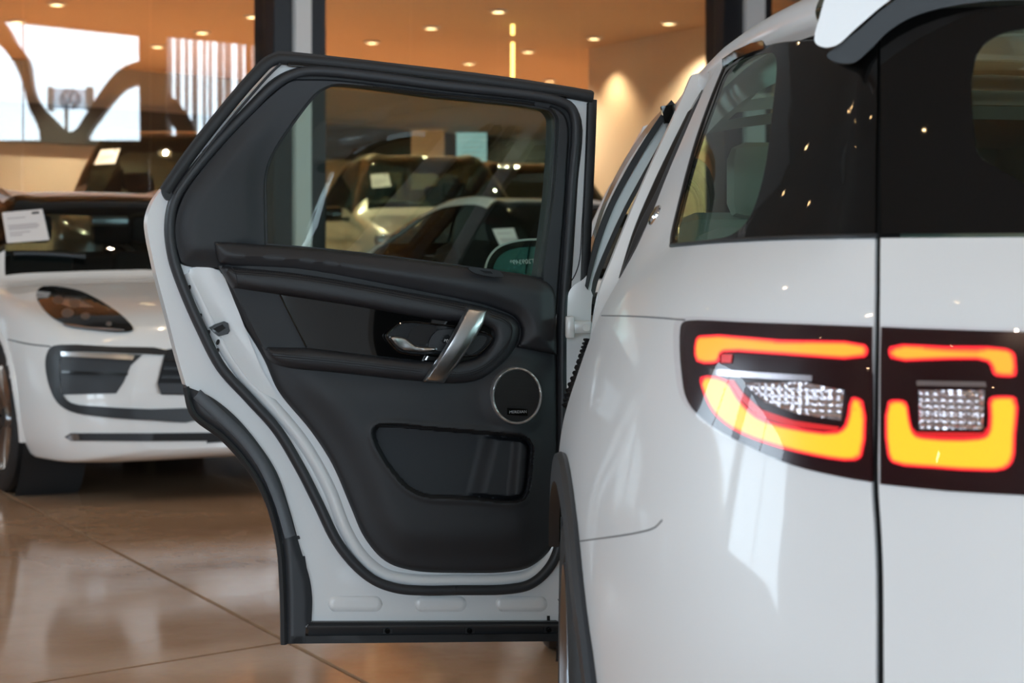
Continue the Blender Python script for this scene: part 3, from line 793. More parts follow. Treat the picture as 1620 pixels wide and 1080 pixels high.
# ------------------------------------------------------------------ other cars
LC = V((1.2, 11.2, 0)); PHC = R(39)
cst = suv_stations(4.0, 1.56, .90, .85, 1.0, .76, .98, .75, 1.50, 2.15, .62, .56)
cw, cwb = make_car('white_hatchback', 'white crossover with black side windows seen through the door glass', LC, PHC, cst, M['paint_warm'],
    dict(wheels=(0, 2.45), wr=.34, wx=.77, glass=GLASS, gmat={'windscreen': M['tintglass'], 'side_window': M['privacy'], 'rear_window': M['privacy']}))
car_mirror(cw, .87, 1.0, 1.03, 'gloss')
MB().box((0, 1.15, .90), (1.3, .5, .12), bev=.05).build('dashboard', M['liner'], cw)
for s in (-1, 1): MB().box((s * .74, 3.02, .93), (.12, .10, .12), bev=.03).build('tail_light', M['lamp_red'], cw)
seats(cw, (1.8,), .88)

LS = V((-.55, 19.1, BACK_Z0)); PHS = R(14)
sst_ = suv_stations(4.6, 1.80, .93, .9, 1.16, .90, 1.10, .62, 1.42, 3.2, .4, .62)
ss, ssb = make_car('silver_suv', 'pale beige silver SUV with paper on its windscreen behind the glass', LS, PHS, sst_, M['silver'],
    dict(wheels=(0, 2.7), wr=.36, wx=.79, glass=GLASS, gmat={'windscreen': M['windscreen'], 'side_window': M['tintglass'], 'rear_window': M['windscreen']}))
car_mirror(ss, .93, .85, 1.16, 'gloss'); seats(ss, (1.7, 2.6), 1.0)
MB().box((0, 1.0, 1.0), (1.4, .5, .14), bev=.05).build('dashboard', M['liner'], ss)
for s in (-1, 1): MB().box((s * .74, -.62, .88), (.30, .16, .13), bev=.05).build('headlight', M['reflector'], ss)
MB().box((0, -.86, .72), (.9, .08, .16), bev=.03).build('grille', M['gloss'], ss)

LD = V((-2.95, 17.2, BACK_Z0)); PHD = R(8)
ds, dsb = make_car('dark_suv', 'dark brown SUV with paper on its windscreen behind the left glass', LD, PHD, suv_stations(4.8, 1.92, .98, .9, 1.22, .96, 1.20, .62, 1.42, 3.2, .4, .66), M['darkpaint'],
    dict(wheels=(0, 2.8), wr=.37, wx=.80, glass=GLASS, gmat={'windscreen': M['windscreen'], 'side_window': M['tintglass'], 'rear_window': M['windscreen']}))
car_mirror(ds, .95, .85, 1.18, 'gloss'); seats(ds, (1.7, 2.6), 1.0)
MB().box((0, 1.0, 1.0), (1.4, .5, .14), bev=.05).build('dashboard', M['liner'], ds)
for s in (-1, 1): MB().box((s * .74, -.62, .88), (.30, .16, .13), bev=.05).build('headlight', M['reflector'], ds)
MB().box((0, -.86, .70), (.9, .08, .16), bev=.03).build('grille', M['gloss'], ds)

LE = V((.75, 23.2, BACK_Z0)); PHE = R(20)
de, deb = make_car('brown_suv', 'dark brown SUV standing by the cream wall behind the glass', LE, PHE, suv_stations(4.8, 1.93, .95, .9, 1.22, .96, 1.18, .62, 1.42, 3.2, .4, .62), M['darkpaint'],
    dict(wheels=(0, 2.8), wr=.37, wx=.80, glass=GLASS, gmat={'windscreen': M['tintglass'], 'side_window': M['tintglass'], 'rear_window': M['tintglass']}))
car_mirror(de, .95, .85, 1.16, 'gloss')
for s in (-1, 1): MB().box((s * .74, -.62, .88), (.30, .16, .13), bev=.05).build('headlight', M['reflector'], de)
MB().box((0, -.86, .70), (.9, .08, .16), bev=.03).build('grille', M['gloss'], de)
def screen_paper(root, loc, rz, quad, label):
    o = [c for c in root.children if c.name.startswith('windscreen')][0]
    m_ = MB(); m_.v = [tuple(v.co) for v in o.data.vertices]; m_.f = [tuple(p.vertices) for p in o.data.polygons]
    paper_on('price_sheet', label, flat_quad(Caster(m_, loc, rz), loc, rz, quad))
screen_paper(cw, LC, PHC, [(779, 362), (825, 360), (846, 393), (795, 398)], 'white printed sheet on the windscreen of the white crossover')
screen_paper(ss, LS, PHS, [(586, 276), (614, 274), (619, 294), (589, 297)], 'pinkish sheet on the windscreen of the silver SUV')
screen_paper(ds, LD, PHD, [(160, 237), (190, 235), (182, 258), (149, 260)], 'pinkish sheet on the windscreen of the dark brown SUV')

# ------------------------------------------------------------------ the white SUV with the open door (axis along y, rear end towards the viewer)
XC = 1.035
Z_ = [.22, .34, .60, .75, .85, .95, 1.045, 1.11, 1.16, 1.30, 1.45, 1.50]
PL = [
 [(.20, 4.2), (.20, 3.7), (.19, 3.33), (.20, 3.05), (.23, 2.80), (.29, 2.62), (.38, 2.50), (.48, 2.42), (.68, 2.34), (XC, 2.30)],
 [(.115, 4.2), (.105, 3.7), (.10, 3.33), (.11, 3.03), (.145, 2.75), (.21, 2.55), (.31, 2.41), (.44, 2.31), (.66, 2.22), (XC, 2.17)],
 [(.10, 4.2), (.085, 3.7), (.078, 3.33), (.086, 3.01), (.118, 2.74), (.185, 2.53), (.285, 2.375), (.425, 2.265), (.65, 2.17), (XC, 2.12)],
 [(.10, 4.2), (.085, 3.7), (.078, 3.33), (.088, 3.01), (.122, 2.75), (.19, 2.545), (.29, 2.40), (.43, 2.295), (.65, 2.20), (XC, 2.15)],
 [(.105, 4.2), (.092, 3.7), (.087, 3.33), (.098, 3.02), (.135, 2.77), (.20, 2.575), (.298, 2.43), (.433, 2.33), (.65, 2.24), (XC, 2.19)],
 [(.12, 4.2), (.112, 3.7), (.112, 3.31), (.122, 3.04), (.155, 2.80), (.215, 2.61), (.306, 2.465), (.436, 2.365), (.65, 2.27), (XC, 2.21)],
 [(.14, 4.2), (.138, 3.7), (.145, 3.30), (.158, 3.05), (.188, 2.82), (.24, 2.645), (.322, 2.50), (.441, 2.40), (.65, 2.305), (XC, 2.25)],
 [(.16, 4.2), (.165, 3.7), (.180, 3.28), (.196, 3.06), (.228, 2.84), (.278, 2.665), (.352, 2.525), (.449, 2.435), (.66, 2.345), (XC, 2.29)],
 [(.18, 4.2), (.19, 3.7), (.208, 3.28), (.238, 3.08), (.272, 2.86), (.326, 2.68), (.392, 2.55), (.458, 2.475), (.68, 2.39), (XC, 2.34)],
 [(.248, 4.2), (.256, 3.72), (.272, 3.38), (.297, 3.15), (.333, 2.91), (.378, 2.74), (.428, 2.61), (.478, 2.54), (.69, 2.46), (XC, 2.41)],
 [(.325, 4.2), (.333, 3.76), (.346, 3.46), (.363, 3.22), (.392, 2.97), (.428, 2.81), (.466, 2.69), (.510, 2.62), (.70, 2.55), (XC, 2.50)],
 [(.355, 4.2), (.362, 3.76), (.373, 3.46), (.390, 3.22), (.417, 2.98), (.452, 2.82), (.490, 2.71), (.532, 2.65), (.71, 2.58), (XC, 2.53)],
]
PLn = np.array(PL); NL = len(Z_)
seg_ = np.linalg.norm(np.diff(PLn[6], axis=0), axis=1); SK = np.concatenate([[0], np.cumsum(seg_)])     # arc length of the stations
def _cr(P, t):
    i = min(max(int(t), 0), len(P) - 2); f = t - i
    p1, p2 = P[i], P[i + 1]; p0 = P[i - 1] if i > 0 else 2 * p1 - p2; p3 = P[i + 2] if i + 2 < len(P) else 2 * p2 - p1
    return p1 + .5 * f * (p2 - p0 + f * (2 * p0 - 5 * p1 + 4 * p2 - p3 + f * (3 * (p1 - p2) + p3 - p0)))
Zn = np.array(Z_)
def Sxy(s, z):
    k = float(np.interp(s, SK, np.arange(10))); l = float(np.interp(z, Zn, np.arange(NL)))
    i = min(int(l), NL - 2); lo, hi = max(0, i - 1), min(NL - 1, i + 2)
    rows = {j: _cr(PLn[j], k) for j in range(lo, hi + 1)}
    # monotone cubic (finite differences on real heights)
    def tang(j):
        a, b = max(0, j - 1), min(NL - 1, j + 1)
        ra = rows.get(a); rb = rows.get(b)
        if ra is None: ra, a = rows[j], j
        if rb is None: rb, b = rows[j], j
        return (rb - ra) / max(1e-6, Zn[b] - Zn[a])
    h = Zn[i + 1] - Zn[i]; t = (z - Zn[i]) / h
    return (2 * t**3 - 3 * t**2 + 1) * rows[i] + (t**3 - 2 * t**2 + t) * h * tang(i) + (-2 * t**3 + 3 * t**2) * rows[i + 1] + (t**3 - t**2) * h * tang(i + 1)
def Sp(s, z): q = Sxy(s, z); return V((q[0], q[1], z))
def Snorm(s, z):
    e = .004; a = Sp(min(s + e, SK[-1]), z) - Sp(max(s - e, 0), z); b = Sp(s, min(z + e, Z_[-1])) - Sp(s, max(z - e, Z_[0]))
    n = b.cross(a).normalized()
    return n if n.dot(V((-1, -.3, 0))) > 0 or n.y < 0 else -n
NS, NZ = 150, 90
sg_ = np.linspace(0, SK[-1], NS + 1); zg_ = np.linspace(Z_[0], Z_[-1], NZ + 1)
SG = [[Sp(s, z) for z in zg_] for s in sg_]
_f = [(i * (NZ + 1) + j, (i + 1) * (NZ + 1) + j, (i + 1) * (NZ + 1) + j + 1, i * (NZ + 1) + j + 1) for i in range(NS) for j in range(NZ)]
SB = BVHTree.FromPolygons([p for r in SG for p in r], _f)
def sinv(px, py, last=[None]):
    """pixel of the photograph -> surface coordinates (arc length, height)"""
    d = ray(px, py).normalized(); l, n, i, t = SB.ray_cast(CAM, d)
    if l is None: l, n, i, t = SB.find_nearest(CAM + d * 2.9)
    a, b = divmod(i, NZ); p00, p10, p01 = SG[a][b], SG[a + 1][b], SG[a][b + 1]
    e1, e2, q = p10 - p00, p01 - p00, l - p00
    A = np.array([[e1.dot(e1), e1.dot(e2)], [e1.dot(e2), e2.dot(e2)]]); al, be = np.linalg.solve(A, [e1.dot(q), e2.dot(q)])
    return (sg_[a] + (sg_[1] - sg_[0]) * al, zg_[b] + (zg_[1] - zg_[0]) * be)
def smap(off=0.0):
    def f(P):
        out = []
        for p in P:
            v = Sp(float(np.clip(p[0], 0, SK[-1])), float(np.clip(p[1], Z_[0], Z_[-1])))
            out.append(v + Snorm(*p) * off if off else v)
        return out
    return f
def s_of_y(y, z):      # arc length on the flank at a given depth
    lo, hi = 0.0, SK[5]
    for _ in range(30):
        m_ = (lo + hi) / 2
        if Sxy(m_, z)[1] > y: lo = m_
        else: hi = m_
    return lo
car = thing('family_suv', 'white family SUV with its rear door open and red tail lights lit', 'car', (XC, 3.17, 0))
def mirror_x(o, name=None):
    me = o.data.copy(); me.transform(Matrix.Translation((2 * XC, 0, 0)) @ Matrix.Scale(-1, 4, (1, 0, 0))); me.flip_normals()
    c = link(name or o.name.split('.')[0], me, o.parent); 
    return c
EDGE_IN = lambda v: (v - V((XC, 3.6, v.z))).normalized() * -.012
def body(poly, name, m, step=.05, off=0., th=.012, holes=(), parent=None, label=None, mir=True, fine=()):
    mb = sheet(poly, step, smap(off), holes, thick=(lambda v: V((XC - v.x, 3.7 - v.y, 0)).normalized() * th) if th else None, face=V((-3, -3, 1)), extra=fine)
    o = mb.build(name, M[m], parent or car, label, smooth=45)
    if mir: mirror_x(o)
    return o
P2 = lambda pts: [sinv(*p) for p in pts]
# outline curves in surface coordinates
seam = P2(spl([(1391, 60), (1390, 200), (1389, 372), (1388, 515), (1385, 640), (1384, 768), (1388, 830), (1391, 900), (1392, 1078)], False, 5))   # tailgate joint
seam_s = lambda z, c=np.array(sorted([(q[1], q[0]) for q in seam])): float(np.interp(z, c[:, 0], c[:, 1]))
belt_px = [(1062, 389), (1075, 388), (1130, 383), (1250, 377), (1389, 374)]
belt = P2(spl(belt_px, False, 6))
front_edge = P2(spl([(1062, 389), (1063, 375), (1072, 335), (1100, 230), (1125, 158), (1147, 104)], False, 6))
zt = 1.462
cut = [(y, z) for y, z in spl([(3.60, 1.475), (3.52, 1.46), (3.43, 1.365), (3.36, 1.275), (3.30, 1.199), (3.275, 1.12), (3.29, 1.045), (3.33, .95), (3.38, .90), (3.42, .86), (3.47, .80)], False, 5)]
cut_s = [(s_of_y(y, z), z) for y, z in cut]
AY, AZ, AR = 3.17, .375, .435
arch = [(AY + AR * math.cos(a), AZ + AR * math.sin(a)) for a in [R(46 + (172 - 46) * k / 24) for k in range(25)]]
arch_s = [(s_of_y(y, z), z) for y, z in arch]
zb = .30
gapw = .0035
low = [(s_of_y(AY - AR - .0, zb), zb)]
qp = []
qp += cut_s + arch_s + low
qp += [(seam_s(z) - gapw, z) for z in np.linspace(zb, 1.158, 40)]
qp += [p for p in belt[::-1] if p[0] < seam_s(1.16) - gapw]
qp += front_edge[1:]
qp += [(front_edge[-1][0] - .03, zt + .01), (cut_s[0][0] + .01, 1.475)]
quarter = body(qp, 'quarter_panel', 'paint', .035)
# tailgate lower panel
sc_ = SK[-1]
tg = [(seam_s(z) + gapw, z) for z in np.linspace(zb, 1.158, 40)] + [(sc_, 1.158), (sc_, zb)]
tgo = body(tg, 'tailgate', 'paint', .035)
# black glass side and tailgate window, with see-through cut-outs
side_out = [p for p in belt if p[0] < seam_s(1.16) - gapw] + [(seam_s(z) - gapw, z) for z in np.linspace(1.162, 1.47, 16)] + P2([(1300, 34), (1240, 52), (1190, 74), (1147, 104)]) + front_edge[::-1][1:-1]
clear_px = [(1068, 384), (1074, 345), (1103, 235), (1128, 165), (1150, 112), (1175, 95), (1200, 86), (1222, 84), (1228, 95), (1220, 190), (1211, 262), (1196, 320), (1180, 352), (1155, 372), (1110, 380)]
clear = P2(spl(clear_px, True, 5))
body(side_out, 'black_glass_border', 'gloss', .035, .0, .008, [clear])
body([(p[0], p[1]) for p in clear], 'quarter_window', 'quarter', .05, -.001, None)
win_out = [(seam_s(z) + gapw, z) for z in np.linspace(1.163, 1.46, 16)] + [(sc_, 1.46), (sc_, 1.163)]
rcl = P2(spl([(1536, 130), (1548, 80), (1580, 55), (1625, 45)], False, 5)) + [(sc_ - .002, 1.40), (sc_ - .002, 1.20)] + P2([(1690, 330), (1625, 292)]) + P2(spl([(1555, 252), (1546, 240), (1539, 190), (1536, 130)], False, 4))[:-1]
body(win_out, 'tailgate_glass_border', 'gloss', .035, .0, .008, [rcl])
body(rcl, 'tailgate_window', 'quarter', .06, -.001, None)
# dark recess behind the joints
body([(seam_s(z) + k, z) for k, zz in ((-.03, np.linspace(zb, 1.46, 20)), (.03, np.linspace(1.46, zb, 20))) for z in zz], 'joint_recess', 'liner', .04, -.016, .004)
# bright strip along the foot of the glass
def sline(px, r, m, off, name, n=6, parent=None):
    return MB().tube(smap(off)(P2(spl(px, False, n))), r, 6).build(name, M[m], parent or car)
sline(belt_px, .0035, 'plastic', .001, 'window_seal')
mirror_x(sline([(1062, 386), (1063, 375), (1072, 335), (1100, 230), (1125, 158), (1147, 104)], .003, 'plastic', .0, 'window_seal'))
# panel joints on the flank
M['groove'] = mat('shaded_joint', (.20, .21, .22), .6)
def groove(pts, name='panel_joint', wd=.0012): mirror_x(MB().tube(smap(.0)(pts), wd, 5).build(name, M['groove'], car))
groove(P2(spl([(952, 499), (1000, 500), (1050, 503), (1084, 506)], False, 6)))
groove(P2(spl([(915, 856), (960, 850), (1010, 842), (1036, 834), (1048, 822)], False, 6)))
# small chrome emblem on the pillar
bp_ = sinv(1037, 341); c_ = Sp(*bp_); n_ = Snorm(*bp_)
MB().lathe([(0, .006), (.014, .006), (.018, .003), (.019, -.004)], c_, n_, 24).build('pillar_badge', M['chrome'], car, 'small round chrome badge on the rear pillar')

# tail lights
def lamp_group(name, outline, tops, lows, refl_, bar, teeth, label):
    base = body(P2(outline), name, 'lamp_house', .02, .002, .006, label=label)
    def led(poly, m, nm, step=.008):
        pp = spl(poly, True, 3); q = P2(pp); mb = sheet(q, step, smap(.0045), thick=lambda v: V((0, .006, 0)), face=V((-3, -3, 1)))
        d = pdist(mb.dom, q) / .02; mb.edge = list(d)
        o = mb.build(nm, M[m], base); mirror_x(o)
    for t in tops: led(t, 'led_top', 'light_strip')
    for t in lows: led(t, 'led_low', 'light_strip')
    for t in teeth:
        o = sheet(P2(t), .01, smap(.0035), face=V((-3, -3, 1))).build('red_teeth', M['lamp_red'], base); mirror_x(o)
    for t in refl_:
        q = P2(t); o = sheet(q, .0028, smap(.004), thick=lambda v: V((0, .004, 0)), face=V((-3, -3, 1)))
        # facets
        for i, v in enumerate(o.dom): 
            if i < len(o.v): o.v[i] = tuple(V(o.v[i]) - V((0, (.0032 * (1 + math.sin(v[0] * 620)) * .5 + .0012 * math.sin(v[1] * 900)), 0)))
        o = o.build('reflector', M['reflector'], base); mirror_x(o)
    for t in bar:
        o = sheet(P2(t), .02, smap(.004), thick=lambda v: V((0, .003, 0)), face=V((-3, -3, 1))).build('clear_bar', M['reflector'], base); mirror_x(o)
    q = P2(outline); o = sheet(q, .02, smap(.012), thick=None, face=V((-3, -3, 1))).build('lens', M['lens'], base); mirror_x(o)
    return base
out1 = spl([(1078, 520), (1082, 511), (1090, 508), (1183, 510.5), (1381, 517.5), (1381, 763), (1344, 757), (1255, 736), (1183, 705), (1122, 670), (1090, 636), (1080, 590)], True, 4, sharp=(4, 5))
lamp_group('tail_light', out1,
    [[(1105, 540), (1112, 532.5), (1240, 539), (1370, 546), (1376, 556), (1370, 567), (1240, 563), (1150, 559), (1143, 563), (1142, 574), (1107, 574)]],
    [[(1113, 598), (1117, 623), (1133, 655), (1162, 680), (1212, 702), (1291, 723), (1355, 730), (1366, 722), (1368, 636), (1350, 630), (1339, 672), (1326, 683), (1255, 676), (1201, 659), (1172, 630), (1153, 602)]],
    [[(1180, 607), (1273, 605), (1337, 618), (1332, 666), (1262, 655), (1212, 637)]],
    [[(1126, 584), (1287, 595), (1287, 604), (1126, 594)]],
    [[(1144, 561), (1162, 562), (1160, 575), (1144, 575)], [(1153, 602), (1172, 630), (1201, 659), (1255, 676), (1326, 683), (1330, 676), (1258, 666), (1208, 649), (1178, 622), (1164, 602)]],
    'outer tail light with lit orange strips')
out2 = [(1395, 518), (1500, 522), (1628, 526), (1634, 532), (1634, 778), (1628, 784), (1500, 777), (1393, 766)]
lamp_group('tailgate_light', out2,
    [[(1410, 550), (1500, 549), (1591, 552), (1606, 560), (1609, 575), (1608, 596), (1590, 598), (1574, 595), (1564, 575), (1500, 571), (1412, 569)]],
    [[(1407, 637), (1420, 633), (1436, 637), (1442, 665), (1449, 686), (1464, 691), (1550, 692), (1562, 686), (1566, 660), (1567, 631), (1590, 627), (1609, 631), (1608, 690), (1604, 730), (1590, 744), (1541, 746), (1480, 742), (1415, 734), (1406, 720)]],
    [[(1455, 618), (1559, 618), (1555, 680), (1456, 680)]],
    [[(1452, 603), (1560, 605), (1562, 613), (1452, 611)]],
    [[(1444, 676), (1452, 684), (1556, 685), (1562, 676), (1566, 690), (1550, 697), (1460, 696), (1446, 690)]],
    'inner tail light on the tailgate with lit orange strips')

# wheel arch trim, wheel
ap = [V((Sxy(s_of_y(y, z), z)[0] - .004, y, z)) for y, z in [(AY + (AR - .012) * math.cos(a), AZ + (AR - .012) * math.sin(a)) for a in [R(40 + (178 - 40) * k / 30) for k in range(31)]]]
o = MB().sweep(ap, [(-.020, -.008), (.0, -.011), (.026, -.008), (.030, .0), (.026, .008), (-.018, .010)], [V((0, p.y - AY, p.z - AZ)) for p in ap]).build('wheel_arch_trim', M['rubber_grey'], car); mirror_x(o)
def wheel(wy, sgn):
    wr = .372; xo = .085 if sgn < 0 else 2 * XC - .085; ax = V((sgn, 0, 0)); c = V((xo - sgn * .12, wy, wr))
    tp = [(wr * .72, -.10), (wr * .78, -.12), (wr * .90, -.125), (wr * .97, -.11)]
    for g_ in (-.07, -.025, .025, .07): tp += [(wr, g_ - .014), (wr, g_ - .006), (wr - .008, g_ - .005), (wr - .008, g_ + .005), (wr, g_ + .006)]
    tp += [(wr, .098), (wr * .97, .11), (wr * .90, .124), (wr * .78, .12), (wr * .72, .10)]
    t = MB().lathe(tp, c, ax, 56).build('tyre', M['tire'], car)
    MB().lathe([(wr * .72, -.10), (wr * .72, .09), (wr * .755, .116), (wr * .74, .123), (wr * .69, .10), (wr * .66, -.03), (wr * .2, -.02), (0, -.02)], c, ax, 48).build('rim', M['alu_dark'], t)
    e1 = V((0, 0, 1)); e2 = ax.cross(e1)
    for k in range(5):
        a = 2 * math.pi * k / 5 + .3; sp = MB()
        for da in (-.16, .16):
            d0 = e1 * math.cos(a) + e2 * math.sin(a); d1 = e1 * math.cos(a + da) + e2 * math.sin(a + da)
            sp.sweep([c + d0 * wr * .1 + ax * .07, c + d1 * wr * .45 + ax * .09, c + d1 * wr * .71 + ax * .10], [(-.012, -.018), (.012, -.013), (.012, .013), (-.012, .018)], ax)
        sp.build('spoke', M['chrome'], t)
    if wy < 4:
        hr = MB(); random.seed(8)
        for k in range(60):
            a = random.uniform(0, 2 * math.pi); h_ = random.uniform(.06, .122); d = e1 * math.cos(a) + e2 * math.sin(a)
            p = c + d * (wr * .985) + ax * h_; hr.tube([p, p + d * .012 + ax * .004], .0007, 3, up=ax)
        hr.build('moulding_hairs', M['tire'], t, smooth=0)['kind'] = 'stuff'
    MB().lathe([(AR + .005, .05), (AR + .005, -.25), (0, -.25)], V((xo - sgn * .09, wy, AZ)), ax, 40).build('wheel_well', M['liner'], car)
for wy in (AY, AY + 2.741):
    for s in (-1, 1): wheel(wy, s)

# roof
_rl = [at(*q) for q in ((1062, 168, 4.2), (1100, 118, 3.8), (1135, 82, 3.5), (1165, 60, 3.3), (1200, 38, 3.08), (1240, 18, 2.9), (1290, -2, 2.75), (1345, -22, 2.6))]
_ry = [p.y for p in _rl][::-1] + [4.9]; _rx = [p.x for p in _rl][::-1] + [.335]; _rz = [p.z for p in _rl][::-1] + [1.445]
def rail(y): return V((float(np.interp(y, _ry, _rx)), y, float(np.interp(y, _ry, _rz))))
rows_, rowh_ = [], []
for y in np.linspace(2.74, 4.9, 30):
    e = rail(y); rr = [(e.x + .012, e.z - .046), (e.x + .001, e.z - .034), (e.x - .003, e.z - .018), (e.x + .004, e.z), (e.x + .025, e.z + .016), (e.x + .09, e.z + .036), (e.x + .13, e.z + .046), (e.x + .32, e.z + .070), (XC, e.z + .08)]
    half = spl(rr, False, 4); full = half + [(2 * XC - x, z) for x, z in half[::-1][1:]]; rows_.append([V((x, y, z)) for x, z in full])
m_ = len(rows_[0]); pano = lambda i, j: 3.05 < rows_[i][0].y < 4.6 and 24 <= j < m_ - 25
def roof_mb(test, inner=False):
    rf = MB(); rf.add([(V((p.x * .94 + XC * .06, p.y, p.z - .035)) if inner else p) for r in rows_ for p in r],
        [(i * m_ + j, (i + 1) * m_ + j, (i + 1) * m_ + j + 1, i * m_ + j + 1)[::1 if inner else -1] for i in range(len(rows_) - 1) for j in range(m_ - 1) if test(i, j)]); return rf
roof_mb(lambda i, j: not pano(i, j)).build('roof', M['paint'], car)
roof_mb(pano).build('glass_roof', M['door_glass'], car)
roof_mb(lambda i, j: not pano(i, j), True).build('headliner', M['head'], car)
# drip strip above the side glass
pts = [at(*p) for p in ((1146, 100, 3.28), (1165, 87, 3.22), (1190, 76, 3.12), (1212, 70, 3.04))]
o = MB().sweep(pts, [(-.007, -.003), (.007, -.003), (.007, .004), (-.007, .004)], (0, 0, 1)).build('drip_strip', M['gloss'], car); mirror_x(o)
# roof spoiler
def plane_map(d0, px0, k):      # a slightly turned plane in front of the rear glass
    return lambda P: [at(p[0], p[1], d0 + k * (p[0] - px0) / 1000) for p in P]
spo = spl([(1289, 66), (1297, 25), (1312, -20), (1345, -70), (1500, -130), (1760, -165), (2300, -185), (2300, -125), (1760, -105), (1520, -70), (1440, -22), (1392, 12), (1355, 44), (1322, 72), (1300, 74)], True, 5)
spo = [(min(x, 2144), y) for x, y in spo]
sp_o = sheet(spo, 18, plane_map(2.60, 1290, -.18), thick=(.055, .30, .03)).build('roof_spoiler', M['paint'], car); mirror_x(sp_o)
spb = spl([(1308, 88), (1325, 72), (1360, 46), (1396, 14), (1445, -18), (1525, -62), (1760, -95), (2300, -110), (2300, -6), (1760, 2), (1560, 2), (1450, 24), (1405, 50), (1375, 80), (1350, 99), (1322, 98)], True, 5)
spb = [(min(x, 2144), y) for x, y in spb]
o = sheet(spb, 18, plane_map(2.625, 1290, -.18), thick=(.05, .26, .02)).build('spoiler_underside', M['plastic'], car); mirror_x(o)

# door opening on the near side: pillars, seals, trim (seen along the flank)
def strip(a, b, m, name, mid=None, w_=None, y=(3.3, 3.5), th=.02, ext=(0, .03, 0)):
    """a..b: left and right pixel edges from top to bottom, laid at a depth running y[0] (top) .. y[1] (bottom)"""
    A, B = spl(a, False, 6), spl(b, False, 6); n = len(A); mb = MB()
    ya = np.linspace(y[0], y[1], n)
    L = [at(p[0], p[1], d) for p, d in zip(A, ya)]; Rr = [at(p[0], p[1], d) for p, d in zip(B, ya)]; ex = V(ext)
    vs = L + Rr + [v + ex for v in L] + [v + ex for v in Rr]; fs = []
    for i in range(n - 1):
        fs += [(i, n + i, n + i + 1, i + 1), (2 * n + i, 2 * n + i + 1, 3 * n + i + 1, 3 * n + i), (i, i + 1, 2 * n + i + 1, 2 * n + i), (n + i, 3 * n + i, 3 * n + i + 1, n + i + 1)]
    fs += [(0, 2 * n, 3 * n, n), (n - 1, 2 * n - 1, 4 * n - 1, 3 * n - 1)]
    mb.add(vs, fs); return mb.build(name, M[m], car)
strip([(1128, 118), (1088, 205), (1055, 290), (1022, 360), (984, 432)], [(1140, 118), (1098, 205), (1066, 290), (1034, 360), (994, 440)], 'trim_up', 'pillar_trim', y=(3.56, 3.34))
strip([(1098, 168), (1066, 240), (1040, 300), (1010, 360), (983, 432)], [(1134, 110), (1096, 200), (1064, 282), (1030, 352), (986, 436)], 'trim_up', 'pillar_trim', y=(3.62, 3.40))
strip([(1090, 175), (1058, 240), (1030, 300), (1003, 365), (980, 440)], [(1100, 168), (1067, 240), (1040, 300), (1011, 365), (987, 440)], 'rubber', 'door_seal', y=(3.66, 3.42))
strip([(1095, 118), (1068, 180), (1035, 250), (1000, 330), (968, 410), (946, 470), (930, 600), (925, 700)], [(1130, 112), (1092, 172), (1060, 240), (1032, 300), (1005, 365), (982, 445), (960, 600), (950, 700)], 'paint_in', 'pillar_flange', y=(3.75, 3.5), ext=(0, .06, 0))
strip([(1070, 172), (1050, 215), (1020, 270), (990, 325), (962, 385), (940, 440), (936, 460)], [(1078, 172), (1056, 215), (1027, 270), (996, 327), (968, 387), (946, 445), (940, 470)], 'rubber_grey', 'door_seal', y=(4.02, 3.85))
strip([(1062, 165), (1040, 205), (1008, 260), (975, 320), (950, 380), (928, 436), (900, 462), (897, 700), (895, 1010)], [(1078, 165), (1056, 210), (1026, 265), (994, 325), (967, 383), (945, 440), (936, 480), (940, 700), (930, 1010)], 'paint_in', 'middle_pillar', y=(4.12, 4.12), ext=(0, .12, 0))
strip([(1062, 158), (1030, 205), (995, 262), (965, 320), (945, 370), (932, 420), (926, 452)], [(1068, 165), (1040, 207), (1006, 262), (974, 322), (953, 375), (938, 425), (930, 458)], 'rubber', 'window_frame_seal', y=(4.10, 4.10), ext=(0, .05, 0))
strip([(1060, 160), (1025, 198), (985, 258), (955, 320), (938, 370), (930, 395)], [(1064, 165), (1030, 204), (990, 262), (960, 322), (943, 372), (934, 400)], 'chrome', 'front_window_strip', y=(4.6, 4.9), ext=(0, .03, 0))
strip([(1046, 168), (1052, 195)], [(1066, 165), (1066, 195)], 'gloss', 'pillar_cap', y=(4.06, 4.06))
# door hinge and cable boot on the middle pillar
hg = MB(); hc_ = at(915, 517, 4.08); hg.box(hc_, (.052, .05, .026), bev=.004); hg.box(hc_ + V((-.018, -.01, 0)), (.018, .05, .045), bev=.004)
hgo = hg.build('door_hinge', M['paint_in'], car)
MB().lathe([(0, .012), (.008, .012), (.008, 0)], hc_ + V((.015, -.03, .0)), (0, -1, 0), 12).build('bolt', M['white_col'], hgo)
hc2 = at(908, 900, 4.10); MB().box(hc2, (.06, .05, .03), bev=.004).build('door_hinge', M['paint_in'], car)
bt = [at(*p) for p in ((934, 540, 4.10), (928, 560, 4.09), (918, 590, 4.06), (906, 620, 4.04), (900, 645, 4.03))]
bt = [V(p) for p in spl([tuple(b) for b in bt], False, 10)]
MB().tube(bt, .013, 10, scale=[1.25 if k % 3 == 0 else .9 for k in range(len(bt))], up=(0, 1, 0)).build('cable_boot', M['rubber'], car)

